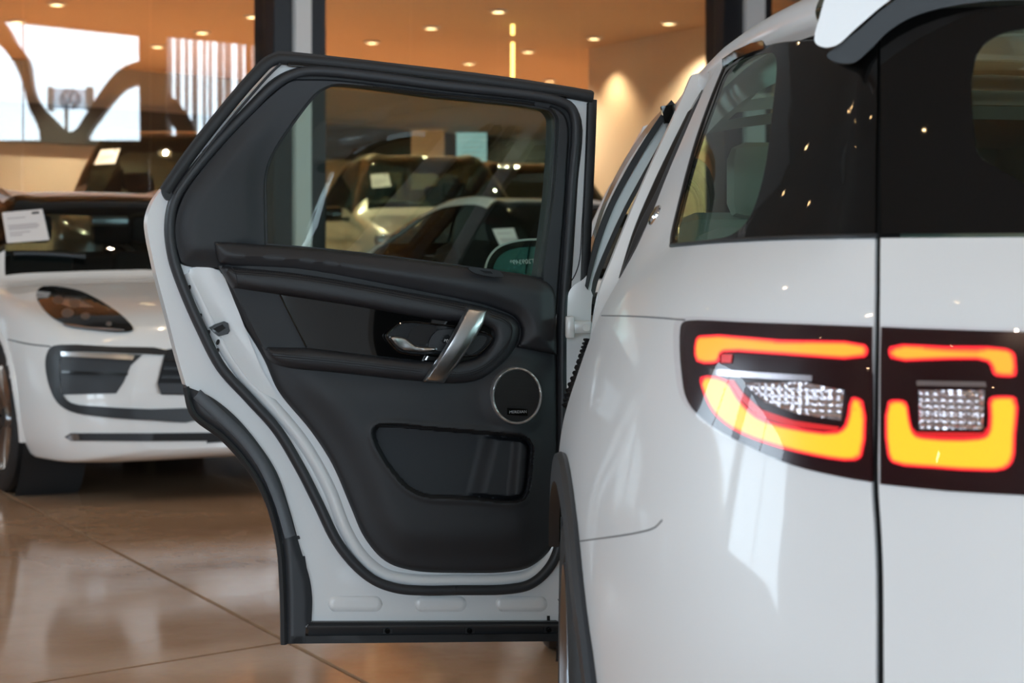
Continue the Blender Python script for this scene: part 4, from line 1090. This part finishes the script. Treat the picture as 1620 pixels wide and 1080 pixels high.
# front half: doors, windows, windscreen, bonnet
def front_side(sgn):
    X = lambda x: x if sgn < 0 else 2 * XC - x
    ys = np.linspace(4.22, 6.9, 20); zs = [.3, .5, .75, .95, 1.05, 1.10]
    mb = MB(); n = len(zs)
    for y in ys:
        for z in zs:
            x = Sxy(0, z)[0] + max(0, (y - 5.9)) ** 2 * .16; mb.v.append((X(x), y, z - max(0, y - 5.2) * .035 * (z > 1)))
    for i in range(len(ys) - 1):
        for j in range(n - 1):
            yc_ = (ys[i] + ys[i + 1]) / 2; zc = (zs[j] + zs[j + 1]) / 2
            if math.hypot(yc_ - (AY + 2.741), zc - AZ) < AR: continue
            q = (i * n + j, i * n + j + 1, (i + 1) * n + j + 1, (i + 1) * n + j); mb.f.append(q if sgn < 0 else q[::-1])
    mb.build('front_side_panel', M['paint'], car)
    p = [V((X(.345), 4.9, 1.45)), V((X(.27), 5.3, 1.30)), V((X(.19), 5.75, 1.10))]
    MB().tube(p, .03, 8).build('windscreen_pillar', M['paint'], car)
    MB().add([(X(.17), 4.25, 1.12), (X(.17), 5.72, 1.11), (X(.27), 5.28, 1.30), (X(.345), 4.88, 1.44), (X(.335), 4.25, 1.46)], [(0, 1, 2, 3, 4)]).build('front_door_window', M['door_glass'], car, smooth=0)
for s in (-1, 1): front_side(s)
wsx = []
for t in np.linspace(0, 1, 8):
    y = 4.9 + .9 * t; z = 1.54 - .42 * t; hw = .69 + .16 * t
    wsx.append([V((XC + hw * u, y + .10 * (1 - u * u), z + .02 * (1 - u * u) * (1 - t) - .07 * (1 - t) * u * u)) for u in np.linspace(-1, 1, 13)])
wm = MB(); wm.add([p for r in wsx for p in r], [(i * 13 + j, i * 13 + j + 1, (i + 1) * 13 + j + 1, (i + 1) * 13 + j) for i in range(7) for j in range(12)]); wm.build('windscreen', M['door_glass'], car)
bn = []
for y in np.linspace(5.72, 6.75, 10):
    t = (y - 5.72) / 1.03; bn.append([V((XC + (.88 - .18 * t * t) * u, y, 1.09 - .12 * t - .12 * t**4 - .05 * abs(u)**3)) for u in np.linspace(-1, 1, 13)])
bm_ = MB(); bm_.add([p for r in bn for p in r], [(i * 13 + j, i * 13 + j + 1, (i + 1) * 13 + j + 1, (i + 1) * 13 + j) for i in range(9) for j in range(12)]); bm_.build('bonnet', M['paint'], car)
MB().box((XC, 6.74, .62), (1.5, .12, .62), bev=.05).build('front_bumper', M['paint'], car)
# far-side middle pillar and door of the cabin
for ya, yb2 in ((4.12, 4.22), ):
    MB().tube([V((2 * XC - .15, 4.17, .4)), V((2 * XC - .15, 4.17, 1.1)), V((2 * XC - .33, 4.17, 1.46))], .05, 8).build('middle_pillar', M['liner'], car)
MB().add([(2 * XC - .13, 3.28, .35), (2 * XC - .13, 4.2, .35), (2 * XC - .16, 4.2, 1.12), (2 * XC - .17, 3.28, 1.14)], [(0, 1, 2, 3)]).build('far_door_panel', M['paint'], car, smooth=0)
MB().add([(2 * XC - .19, 3.36, 1.15), (2 * XC - .17, 4.15, 1.12), (2 * XC - .335, 4.15, 1.45), (2 * XC - .345, 3.55, 1.46)], [(0, 1, 2, 3)]).build('far_door_window', M['quarter'], car, smooth=0)
# cabin
MB().box((XC, 4.4, .36), (1.66, 4.0, .06)).build('cabin_floor', M['liner'], car)
MB().box((XC, 2.85, .62), (1.40, .55, .5), bev=.04).build('load_floor', M['liner'], car)
for x in (-.42, .42):
    so = MB().box((XC + x, 3.42, .88), (.62, .16, .62), bev=.05).build('rear_seat', M['seat'], car)
    MB().box((XC + x, 3.38, 1.26), (.28, .10, .16), bev=.04).build('headrest', M['seat'], so)
for x in (-.40, .40):
    so = MB().box((XC + x, 4.62, .90), (.54, .16, .70), bev=.06).build('front_seat', M['seat'], car)
    MB().box((XC + x, 4.58, 1.32), (.28, .10, .18), bev=.04).build('headrest', M['seat'], so)
MB().box((XC, 5.65, .95), (1.5, .4, .22), bev=.06).build('dashboard', M['liner'], car)
MB().box((XC - .0, 2.50, .72), (1.1, .04, .8), bev=.01).build('tailgate_lining', M['liner'], car)

# wing mirror of the near side
mc = at(836, 432, 5.25)
mp = spl([(-.115, -.02), (-.112, .03), (-.085, .068), (-.04, .086), (.02, .092), (.08, .088), (.105, .05), (.11, -.02), (.09, -.075), (.0, -.09), (-.08, -.08)], True, 5)
f_m = lambda dy: (lambda P: [mc + V((p[0], dy, p[1])) for p in P])
mo = sheet(mp, .03, f_m(0), thick=(.02, .12, 0)).build('wing_mirror', M['paint'], car)
sheet([(x * .95, z * .94) for x, z in mp], .03, f_m(-.006), thick=(0, .02, 0)).build('mirror_surround', M['gloss'], mo)
sheet([(x * .80, z * .76) for x, z in mp], .03, f_m(-.008), thick=(0, .005, 0)).build('mirror_glass', mat('wing_mirror_glass', (.12, .34, .36), .02, metal=1.0), mo)
def text(name, body_, size, m, parent, mtx, ext=.0004, label=None):
    c = bpy.data.curves.new(name, 'FONT'); c.body = body_; c.size = size; c.align_x = 'CENTER'; c.align_y = 'CENTER'; c.extrude = ext
    o = bpy.data.objects.new('tmp_text', c); COL.objects.link(o); dg = bpy.context.evaluated_depsgraph_get()
    me = bpy.data.meshes.new_from_object(o.evaluated_get(dg)); bpy.data.objects.remove(o); me.transform(mtx); me.materials.clear(); me.materials.append(M[m])
    return link(name, me, parent, label)
text('reflected_number', '*LT209349*', .0165, 'white_mark', mo, Matrix.Translation(at(831, 414, 5.235)) @ Matrix.Rotation(R(90), 4, 'X') @ Matrix.Scale(-1, 4, (1, 0, 0)) @ Matrix.Rotation(R(-3), 4, 'Z'), label='reflection of an etched window number, drawn as text on the wing mirror')  # the side window's reflected etching, laid on the mirror glass as text
MB().tube([mc + V((.10, .06, -.06)), mc + V((.20, .08, -.09))], .03, 8, up=(0, 1, 0)).build('mirror_stalk', M['plastic'], mo)

# ------------------------------------------------------------------ the open rear door (a flat-ish panel turned 72 degrees on its hinge)
TH = R(72); DU = V((-math.sin(TH), -math.cos(TH), 0)); DN = V((math.cos(TH), -math.sin(TH), 0)); HP = V((.138, 4.15, 0))
def D(px, py, off=0.0):
    r = ray(px, py); t = (DN.dot(HP) + off) / DN.dot(r); return CAM + r * t
def dmap(fn):
    if callable(fn): return lambda P: [D(p[0], p[1], o_) for p, o_ in zip(P, fn(np.asarray(P)))]
    return lambda P: [D(p[0], p[1], fn) for p in P]
def dsheet(name, poly, step, fn, m, back=None, holes=(), parent=None, label=None, smooth=40, extra=()):
    mb = sheet(poly, step, dmap(fn), holes, thick=(-DN * back) if back else None, extra=extra)
    return mb.build(name, M[m], parent or DOOR, label, smooth)
def rim(poly, dists, n=1):
    """points just inside an outline, so that rounded edges get vertices"""
    q = np.array(resample(poly, 5)); c = []
    t = np.roll(q, -1, 0) - np.roll(q, 1, 0); l = np.linalg.norm(t, axis=1, keepdims=True); t = t / np.maximum(l, 1e-6); nn = np.stack([t[:, 1], -t[:, 0]], 1)
    for d in dists:
        for s in (1, -1):
            p = q + nn * d * s; ok = inside(p, poly) & (pdist(p, poly) > d * .8); c += [tuple(x) for x, k in zip(p, ok) if k]
    return c
def dtube(name, path, r, m, off, parent=None, prof=None, n=6, closed=False, k=6, label=None, sharp=()):
    pts = [D(p[0], p[1], off) for p in (spl(path, closed, k, sharp) if k else path)]
    mb = MB()
    if prof: mb.sweep(pts, prof, DN, closed)
    else: mb.tube(pts, r, n, closed, up=DN)
    return mb.build(name, M[m], parent or DOOR, label, smooth=50)

full = spl([(256, 299), (241, 321), (233, 349), (235.5, 377), (241, 404), (247, 432), (255, 463), (266, 504), (280, 560), (294, 609),
            (331, 640), (375, 690), (412, 740), (440, 800), (462, 860), (478, 915), (488, 985), (884, 985), (885, 900), (888, 700), (893, 470), (918, 452), (929, 300), (932, 158), (700, 124), (500, 98), (446, 93)], True, 6, sharp=(9, 16, 17, 20, 21, 22, 23, 26, 0))
glass_px = spl([(420, 386), (418.5, 330), (419, 277), (430, 243), (463, 193), (497, 150), (510, 140), (530, 133), (563, 134), (697, 151), (848, 167), (868, 172), (878, 185), (879, 205), (873, 306), (859, 412), (855, 440), (752, 424), (541, 397)], True, 6, sharp=(0, 16))
POCKET_CUT = [(585, 665), (846, 684), (843, 798), (640, 788), (600, 740)]
DOOR = sheet(full, 22, dmap(0.0), [glass_px, POCKET_CUT], thick=-DN * .05).build('rear_door', M['paint_in'], car, 'open rear door with charcoal inner trim', smooth=40)
# outer skin
dsheet('outer_skin', full, 40, -.055, 'paint', .012, [glass_px])
# glass
dsheet('door_window', glass_px, 60, -.02, 'door_glass', .004, smooth=0)
# frame channel along the slanted rear edge and the top
dtube('roof_channel', [(261, 303), (300, 246), (350, 182), (400, 123), (424, 99), (440, 92), (470, 94), (560, 103), (700, 120), (810, 134), (900, 147), (936, 154)], 0, 'rubber', .006, prof=[(-.012, -.011), (.004, -.013), (.012, -.008), (.014, .004), (.008, .012), (-.012, .012)], k=5, sharp=(5,))
dtube('channel_bead', [(258, 299), (300, 238), (350, 176), (395, 122), (425, 92), (440, 85), (470, 87), (560, 97), (700, 113), (810, 127), (935, 147)], .006, 'rubber_grey', .012, k=5, sharp=(5,))
dtube('gloss_strip', [(455, 99), (560, 109), (700, 125), (810, 140), (895, 152)], 0, 'gloss', .012, prof=[(-.004, -.006), (.004, -.007), (.006, .0), (.004, .007), (-.004, .006)], k=5)
dtube('chrome_bead', [(276, 306), (330, 232), (385, 165), (428, 116), (444, 101)], .003, 'rubber_grey', .02, k=5)
dsheet('channel_end', spl([(257, 296), (270, 300), (272, 312), (266, 317), (258, 308)], True, 5), 6, .016, 'rubber', .014)
# front window-frame edge: white face and black seal
dsheet('frame_face', [(888, 152), (931, 159), (929, 300), (918, 452), (890, 470), (893, 430), (904, 280), (912, 195), (905, 170)], 12, .004, 'paint_in', .012)
dtube('frame_seal', [(936, 158), (934, 220), (929, 330), (924, 450)], 0, 'rubber', .004, prof=[(-.03, -.007), (.008, -.009), (.012, .0), (.008, .009), (-.03, .007)])
dtube('frame_groove', [(929, 163), (926, 250), (921, 350), (915, 420), (902, 446), (893, 450)], .0012, 'rubber_grey', .005)
# weather seal loop
seal = [(278, 312), (268.5, 355), (274, 407), (292, 460), (317.5, 518), (350, 581), (395, 631), (438, 679), (474, 738), (503, 795), (533, 856), (562, 893), (591, 917), (627, 930), (668, 933.5), (721, 933), (807, 931), (839, 923), (868, 897), (884, 860), (888, 780), (889, 640), (890, 497), (897, 400), (904, 290), (910, 195), (903, 172), (888, 162), (852, 153), (697, 135), (597, 122), (510, 113), (478, 114), (450, 124), (424, 143), (400, 167), (335, 236)]
dtube('weather_seal', seal, 0, 'rubber_grey', .010, prof=[(-.010, -.0095), (.008, -.0095), (.013, -.004), (.013, .004), (.008, .0095), (-.010, .0095)], closed=True, k=6)
dtube('seal_joint', [(721, 927), (721, 940)], .0012, 'rubber', .022, k=2)
# pillar trim beside and above the glass
pil = spl([(284, 416), (276, 385), (275, 352), (283, 322), (296, 296), (340, 240), (403, 173), (443, 137), (462, 126), (480, 125), (530, 126), (700, 146), (852, 163), (884, 173), (898, 192), (897, 270), (888, 400), (880, 500), (862, 500), (857, 440), (875, 300), (881, 205), (880, 186), (870, 173), (848, 168), (697, 152), (563, 137), (528, 136), (508, 144), (497, 153), (463, 196), (432, 245), (421, 279), (420, 330), (421, 392), (346, 426), (297, 421)], True, 5, sharp=(0, 17, 18, 34, 35))
def pil_fn(P):
    d = sd(P, pil); n = .008 + pillow(d, 4, .010)
    # swelling of the broad rear part
    n += .022 * sst(np.asarray(P)[:, 0], 470, 330) * sst(d, 0, 34)
    return n
dsheet('pillar_trim', pil, 6, pil_fn, 'trim_up', .010, extra=rim(pil, (3, 5.7)))
dtube('window_reveal', glass_px, 0, 'rubber', 0, prof=[(-.056, -.0018), (.010, -.0018), (.010, .0018), (-.056, .0018)], closed=True, k=0)
dtube('frame_underlay', [(330, 250), (400, 176), (443, 134), (478, 120), (530, 119), (700, 139), (852, 158), (890, 169), (906, 192), (900, 290), (893, 400), (887, 497)], 0, 'rubber', .002, prof=[(-.002, -.018), (.005, -.018), (.005, .018), (-.002, .018)], k=5)
dtube('glass_channel', [(421, 389), (420, 330), (420, 278), (431, 244), (464, 194), (498, 151), (511, 141), (530, 134), (563, 135), (697, 152), (848, 168), (868, 173), (878, 186), (879, 206), (873, 306), (859, 420)], .0035, 'rubber', .002, k=5)

# inner white shell details
def capsule(cx_, cy_, w_, h_, n=10):
    r = h_ / 2; x = w_ / 2 - r
    return [(cx_ + x + r * math.cos(a), cy_ + r * math.sin(a)) for a in [R(-90 + 180 * k / n) for k in range(n + 1)]] + [(cx_ - x - r * math.cos(a), cy_ - r * math.sin(a)) for a in [R(-90 + 180 * k / n) for k in range(n + 1)]]
for cx_, w_ in ((562, 86), (697, 82), (825, 82)):
    cp = capsule(cx_, 955, w_, 25)
    dsheet('pressed_oval', cp, 4, lambda P, cp=cp: .0005 + .004 * sst(sd(P, cp), 0, 5), 'paint_in', .003, smooth=60)
# ridge of the shell beside the seal
dtube('shell_ridge', [(300, 430), (318, 470), (345, 530), (383, 590), (430, 640), (480, 700), (520, 770), (548, 840), (575, 882), (608, 908), (650, 917), (725, 918), (807, 916), (838, 909), (866, 884), (880, 850)], 0, 'paint_in', .002, prof=[(-.006, -.014), (.003, -.011), (.008, -.002), (.008, .004), (.002, .012), (-.006, .015)])
dsheet('latch_plate', spl([(300, 426), (346, 428), (372, 480), (392, 530), (415, 585), (440, 632), (405, 612), (372, 572), (345, 520), (318, 468)], True, 5), 9, lambda P: .010 + .004 * sst(pdist(P, [(300, 426), (440, 632)], False), 0, 30), 'paint_in', .010)
la = dsheet('door_latch', [(332, 518), (340, 513), (355, 508), (361, 511), (364, 523), (361, 528), (346, 532), (340, 527)], 6, .020, 'satin', .012)
dsheet('latch_slot', [(337, 520), (352, 513), (357, 519), (346, 526)], 6, .0215, 'liner', .004, parent=la)
for x, y in ((299.5, 455), (317, 500), (330, 526), (345, 541), (344, 555)):
    e = [(x + 2.6 * math.cos(a) - .9 * math.sin(a), y + 4.6 * math.sin(a)) for a in [2 * math.pi * k / 10 for k in range(10)]]
    dsheet('plug_hole', e, 4, .0155 if x > 325 else .008, 'liner', .004)
# black cladding along the wheel-arch edge and the sill
clad_o = spl([(293, 609), (306, 655), (352, 692), (395, 741), (422, 789), (441, 857), (447, 930), (448, 1019)], False, 6)
clad_i = spl([(294, 611), (331, 626), (370, 656), (407, 699), (438, 747), (459, 808), (474, 863), (490, 915), (494, 945), (493, 982)], False, 6)
clad = clad_o + [(458, 1018), (482, 1016), (484, 990)] + clad_i[::-1]
def clad_fn(P):
    d = pdist(P, clad_o, False); di = pdist(P, clad_i, False)
    return .008 + .012 * sst(d, 0, 14) - .006 * sst(di, 10, 0)
dsheet('arch_cladding', clad, 5, clad_fn, 'rubber_grey', .03, extra=rim(clad, (2, 5)))
dtube('cladding_edge', [(294, 612), (306, 655), (352, 692), (395, 741), (422, 789), (441, 857), (447, 930), (449, 1019)], .007, 'rubber', .014)
M['clad_band'] = mat('grey_cladding_band', (.050, .056, .064), .38)
mid_ = [(o_[0] * .38 + i_[0] * .62, o_[1] * .38 + i_[1] * .62) for o_, i_ in (((300, 630), (318, 619)), ((340, 683), (352, 641)), ((378, 720), (392, 680)), ((408, 763), (424, 723)), ((430, 815), (449, 778)), ((441, 855), (470, 845)))]
dtube('cladding_band', mid_, 0, 'clad_band', .020, prof=[(-.006, -.012), (.003, -.011), (.005, .0), (.002, .011), (-.006, .012)])
dtube('cladding_fold', [(466, 872), (470, 905), (480, 935), (481, 960), (470, 990), (466, 1012)], .009, 'rubber', .004)
dtube('cladding_fold', [(478, 880), (484, 920), (489, 950), (486, 978)], .006, 'rubber_grey', .006)
dsheet('cladding_joint', [(440, 856), (474, 848), (475, 852), (441, 861)], 8, .014, 'rubber', .01)
dsheet('clip', [(483, 984), (487, 979), (493, 979), (493, 983), (488, 986), (486, 992), (482, 992)], 5, .010, 'white_col', .01)
sill = [(489, 984), (884, 983), (884, 1002), (488, 1006)]
so_ = dsheet('sill_seal', sill, 14, lambda P: .012 + .006 * sst(np.asarray(P)[:, 1], 1000, 988), 'plastic', .03)
dsheet('sill_lip', [(460, 1006), (884, 1002), (884, 1014), (456, 1018)], 14, .020, 'rubber', .03)
dtube('sill_ridge', [(486, 992), (884, 989)], .004, 'rubber_grey', .017, k=2)
for x, y in ((613, 998), (743, 997.5), (868, 996)):
    b = MB(); c = D(x, y, .022); b.lathe([(0, .005), (.004, .005), (.0055, .002), (.0055, -.008)], c, DN, 14); b.build('bolt', M['gloss'], so_)
    dsheet('bolt_recess', [(x - 7, y - 5), (x + 8, y - 5), (x + 8, y + 4), (x - 7, y + 4)], 8, .019, 'rubber', .004, parent=so_)
dsheet('drain_slot', [(866, 974), (870, 974), (870, 981), (866, 981)], 5, .003, 'liner', .003)

# the big sculpted trim panel
trim = spl([(346, 420), (380, 502), (419, 569), (441, 618), (493, 682), (527, 735), (556, 802), (578, 851), (611, 888), (652, 902), (725, 906), (807, 904), (839, 896), (871, 868), (881, 836), (883, 700), (881, 562), (879, 497), (874, 454), (851, 439), (752, 424), (541, 397), (425, 387), (338, 381)], True, 6, sharp=(0, 22, 23))
pocket = spl([(591, 684), (596, 675), (612, 672), (684, 678), (800, 688), (831, 693), (841, 706), (840, 730), (836, 770), (830, 786), (815, 792), (740, 787), (672, 783), (645, 770), (622, 745), (602, 716)], True, 6)
SPK = (818, 626, 39.5, 45)
spk = [(SPK[0] + SPK[2] * math.cos(a), SPK[1] + SPK[3] * math.sin(a)) for a in [2 * math.pi * k / 48 for k in range(48)]]
arm_o = [(346, 419), (471, 430), (611, 454), (742, 479), (787, 491), (812, 502), (823, 516), (820, 540), (808, 560), (787, 581), (759, 600), (724, 607), (671, 604), (541, 590), (446, 579), (428, 569), (417, 549)]
insert_hole = spl([(485, 550), (443, 466), (555, 483), (682, 505), (728, 511), (765, 516), (779, 524), (780, 535), (770, 552), (755, 564), (731, 571), (671, 571)], True, 4, sharp=(0, 1, 11))
fab = [(369, 455), (443, 466), (485, 550), (417, 549)]
low_step = spl([(415, 565), (446, 586), (541, 598), (671, 612), (724, 616), (770, 606), (800, 584), (830, 566), (881, 566)], False, 5)
def trim_fn(P):
    P = np.asarray(P); d = sd(P, trim); n = .008 + pillow(d, 14, .016) + .010 * sst(d, 0, 60)
    # lower field swells towards the middle right, with a shallow valley along the left edge
    n += .016 * sst(d, 12, 70) * sst(P[:, 1], 560, 640)
    # ledge at the belt
    n += .020 * sst(P[:, 1] - (P[:, 0] - 340) * .105, 470, 395) * sst(d, 0, 12)
    # seat of the armrest lies back
    # speaker pod
    rr = np.hypot((P[:, 0] - SPK[0]) / SPK[2], (P[:, 1] - SPK[1]) / SPK[3]); n += .008 * sst(rr, 1.5, 1.05)
    # pocket
    pdd = sd(P, pocket); n += .004 * np.exp(-((pdd + 5) / 5)**2); n -= .056 * sst(pdd, -3, 3)
    # pocket floor: a shelf at the right catches the light
    n += sst(pdd, 3, 9) * (.024 * sst(P[:, 0] + (P[:, 1] - 720) * .25, 750, 786) + .016 * sst(P[:, 0] + (P[:, 1] - 720) * .1, 806, 826))
    return n
ex = rim(trim, (1.5, 4, 8)) + [(x + (1.2 if k % 2 else 0), y) for k, y in enumerate(np.arange(660, 804, 2.3)) for x in np.arange(580, 852, 2.6)]
dsheet('trim_panel', trim, 8, trim_fn, 'trim', .02, extra=ex)
# belt ledge: a raised soft rail
ledge = spl([(337, 381), (425, 388), (541, 397), (752, 424), (851, 440), (874, 455), (879, 497), (880.5, 561), (850, 555), (817, 549), (823, 535), (824, 519), (815, 503), (787, 490), (742, 478), (611, 453), (471, 429), (352, 418), (344, 408)], True, 5, sharp=(0, 7, 9))
def ledge_fn(P): d = sd(P, ledge); return .036 + pillow(d, 7, .012) + .012 * sst(d, 0, 26)
dsheet('belt_ledge', ledge, 5, ledge_fn, 'leather', .02, extra=rim(ledge, (2.5, 5.5)))
lk = dsheet('lock_plate', spl([(741, 424), (748, 423), (788, 428), (797, 436), (795, 438), (752, 432)], True, 3), 6, .064, 'plastic', .008)
dsheet('lock_slot', [(759, 427), (776, 429), (780, 433), (768, 432)], 5, .066, 'satin', .004, parent=lk)
# armrest: leather C that wraps the handle recess
arm = spl(arm_o, False, 5) + [(485, 550)]
arm_poly = spl([(347, 420), (471, 431), (611, 455), (742, 480), (787, 492), (812, 503), (822, 517), (819, 540), (808, 560), (787, 581), (759, 600), (724, 607), (671, 604), (541, 590), (446, 579), (428, 569), (417, 549)], False, 5) + [(485, 550)] + spl([(485, 550), (671, 571), (731, 571), (755, 564), (770, 552), (780, 535), (779, 524), (765, 516), (728, 511), (682, 505), (555, 483), (443, 466), (369, 455)], False, 5)[1:]
def arm_fn(P): d = sd(P, arm_poly); return .042 + pillow(d, 7, .013) + .007 * sst(d, 0, 14)
dsheet('armrest', arm_poly, 6, arm_fn, 'leather', .03, extra=rim(arm_poly, (1.5, 4, 8)))
for path in ([(369, 429), (471, 438), (611, 462), (735, 487)], [(430, 562), (541, 573), (668, 588)], [(700, 591), (730, 592), (758, 585), (785, 566), (806, 540), (810, 520), (800, 507), (775, 497)]):
    pts = spl(path, False, 8)
    L = [D(p[0], p[1], arm_fn(np.array([p]))[0] + .0006) for p in pts]
    MB().tube(L, .0008, 4, up=DN).build('seam', M['stitch'], DOOR)
    # stitches along both sides of the seam
    dense = resample(pts, 4.4, False); mb = MB()
    for sgn in (-3.4, 3.4):
        for a, b in zip(dense[:-1], dense[1:]):
            a1 = (a[0] * .85 + b[0] * .15, a[1] * .85 + b[1] * .15 + sgn); b1 = (a[0] * .25 + b[0] * .75, a[1] * .25 + b[1] * .75 + sgn)
            q = arm_fn(np.array([a1, b1])) + .0006; mb.tube([D(*a1, q[0]), D(*b1, q[1])], .0007, 3, up=DN)
    mb.build('stitching', M['stitch'], DOOR, smooth=0)['kind'] = 'stuff'
dtube('armrest_seam', [(366, 421), (374, 436), (375, 453)], .0009, 'stitch', .064)
# inserts
dsheet('cloth_insert', fab, 14, .040, 'fabric', .02)
dsheet('gloss_insert', insert_hole, 20, .040, 'gloss', .02)
dtube('insert_edge', [(443, 466), (464, 508), (485, 549)], .0018, 'gloss', .043, k=2)
# handle recess and lever
rec = spl([(611, 531), (617, 524), (637, 510), (690, 513), (740, 520), (774, 529), (779, 534), (768, 551), (752, 562), (700, 561), (633, 557), (615, 539)], True, 3)
hr_ = dsheet('handle_recess', rec, 8, .046, 'satin', .012)
dtube('recess_rim', [(611, 531), (617, 524), (637, 510), (690, 513), (740, 520), (774, 529), (779, 534), (768, 551), (752, 562), (700, 561), (633, 557), (615, 539)], .0022, 'gloss', .050, closed=True, k=3, parent=hr_)
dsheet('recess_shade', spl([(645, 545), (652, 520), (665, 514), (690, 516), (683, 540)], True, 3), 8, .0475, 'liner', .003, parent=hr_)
dsheet('switch_pod', spl([(678, 548), (690, 524), (715, 521), (745, 525), (735, 552), (700, 556)], True, 3), 8, lambda P: .050 + .006 * np.ones(len(P)), 'plastic', .01, parent=hr_)
lb = dsheet('lock_button', [(697, 537), (701, 530), (709, 529), (713, 534), (709, 542), (701, 543)], 6, .0575, 'satin', .003, parent=hr_)
pts = [D(*p, .0595) for p in ((703, 540), (704, 536.5), (706, 538), (706.5, 541), (709.5, 540.5), (708, 536.5), (706, 538))]
MB().tube(pts, .0007, 4, up=DN).build('lock_symbol', M['white_mark'], hr_)
dsheet('recess_tray', spl([(742, 545), (752, 532), (770, 533), (765, 546), (750, 558), (738, 558)], True, 3), 6, .048, 'rubber', .003, parent=hr_)
lev = spl([(616, 532.5), (640, 533.5), (648, 539), (657, 546), (690, 550), (692, 552), (682, 557), (655, 556), (636, 554), (628, 549)], True, 4)
def lev_fn(P): P = np.asarray(P); d = sd(P, lev); return .056 + pillow(d, 5, .010) + .006 * sst(P[:, 0], 640, 618)
dsheet('door_lever', lev, 3, lev_fn, 'brushed', .012, extra=rim(lev, (1, 2.5)), label='brushed metal door lever')
# grab handle
gh = spl([(741.5, 485.5), (770, 491), (764, 512), (745, 545), (722, 578), (702, 606), (671, 603), (692, 572), (715, 535), (731, 505)], True, 4, sharp=(0, 1, 5, 6))
axis_ = [(756, 488), (746, 515), (728, 548), (708, 578), (687, 604)]
def gh_fn(P):
    P = np.asarray(P); v = np.clip((P[:, 1] - 485) / 120, 0, 1); d = sd(P, gh)
    side_ = np.clip((P[:, 0] - np.interp(P[:, 1], [488, 515, 548, 578, 604], [756, 746, 728, 708, 687])) / 16, -1, 1)
    return .074 + .026 * np.sin(np.pi * v)**.7 + pillow(d, 4, .006) - .005 * sst(side_, .1, 1)
dsheet('grab_handle', gh, 4, gh_fn, 'brushed', .014, extra=rim(gh, (1, 2.5)), label='brushed metal diagonal grab handle')
dsheet('window_switch', [(672, 569), (676, 563), (692, 565), (690, 571)], 6, .047, 'chrome', .006)
# speaker
c = D(SPK[0], SPK[1], .046); rr = SPK[2] / F * c.y
spk_o = [(SPK[0] + (SPK[2] + 0) * math.cos(a), SPK[1] + (SPK[3]) * math.sin(a)) for a in [2 * math.pi * k / 56 for k in range(56)]]
spk_i = [(SPK[0] + (SPK[2] - 3.6) * math.cos(a), SPK[1] + (SPK[3] - 3.8) * math.sin(a)) for a in [2 * math.pi * k / 56 for k in range(56)]]
dsheet('speaker_ring', spk_o, 3, lambda P: .070 + pillow(np.minimum(pdist(P, spk_o), pdist(P, spk_i)), 1.8, .0022), 'ring', .02, [spk_i], extra=[(SPK[0] + (SPK[2] - 1.8) * math.cos(a), SPK[1] + (SPK[3] - 1.9) * math.sin(a)) for a in [2 * math.pi * k / 112 for k in range(112)]], smooth=70, label='polished ring around the speaker')
sg2 = dsheet('speaker_grille', spk_i, 7, lambda P: .068 + .003 * sst(sd(P, spk_i), 0, 30), 'mesh', .012)
dots = MB()
for iy in range(-18, 19):
    for ix in range(-18, 19):
        x = SPK[0] + ix * 2.2 + (1.1 if iy % 2 else 0); y = SPK[1] + iy * 2.1
        if math.hypot((x - SPK[0]) / 33, (y - SPK[1]) / 38) > 1 or (800 < x < 837 and 643 < y < 659): continue
        q = [(x + .62 * math.cos(a), y + .62 * math.sin(a)) for a in (0, 1.57, 3.14, 4.71)]
        dots.add([D(*p, .0716) for p in q], [(0, 1, 2, 3)])
dots.build('perforations', M['liner'], sg2, smooth=0)['kind'] = 'stuff'
dsheet('badge', [(803, 645), (834.5, 647), (834.5, 658), (803, 656)], 8, .0735, 'gloss', .004, parent=sg2)
tm = Matrix(((-DU.x, 0, DN.x, 0), (-DU.y, 0, DN.y, 0), (0, 1, 0, 0), (0, 0, 0, 1)))
text('badge_text', 'MERIDIAN', .0082, 'grey_mark', sg2, Matrix.Translation(D(819.5, 651.5, .0742)) @ tm, label='speaker maker name in grey capitals')
# pocket lip line
dtube('pocket_lip', [(604, 673), (640, 675), (684, 678)], .0012, 'plastic', .022, k=3)
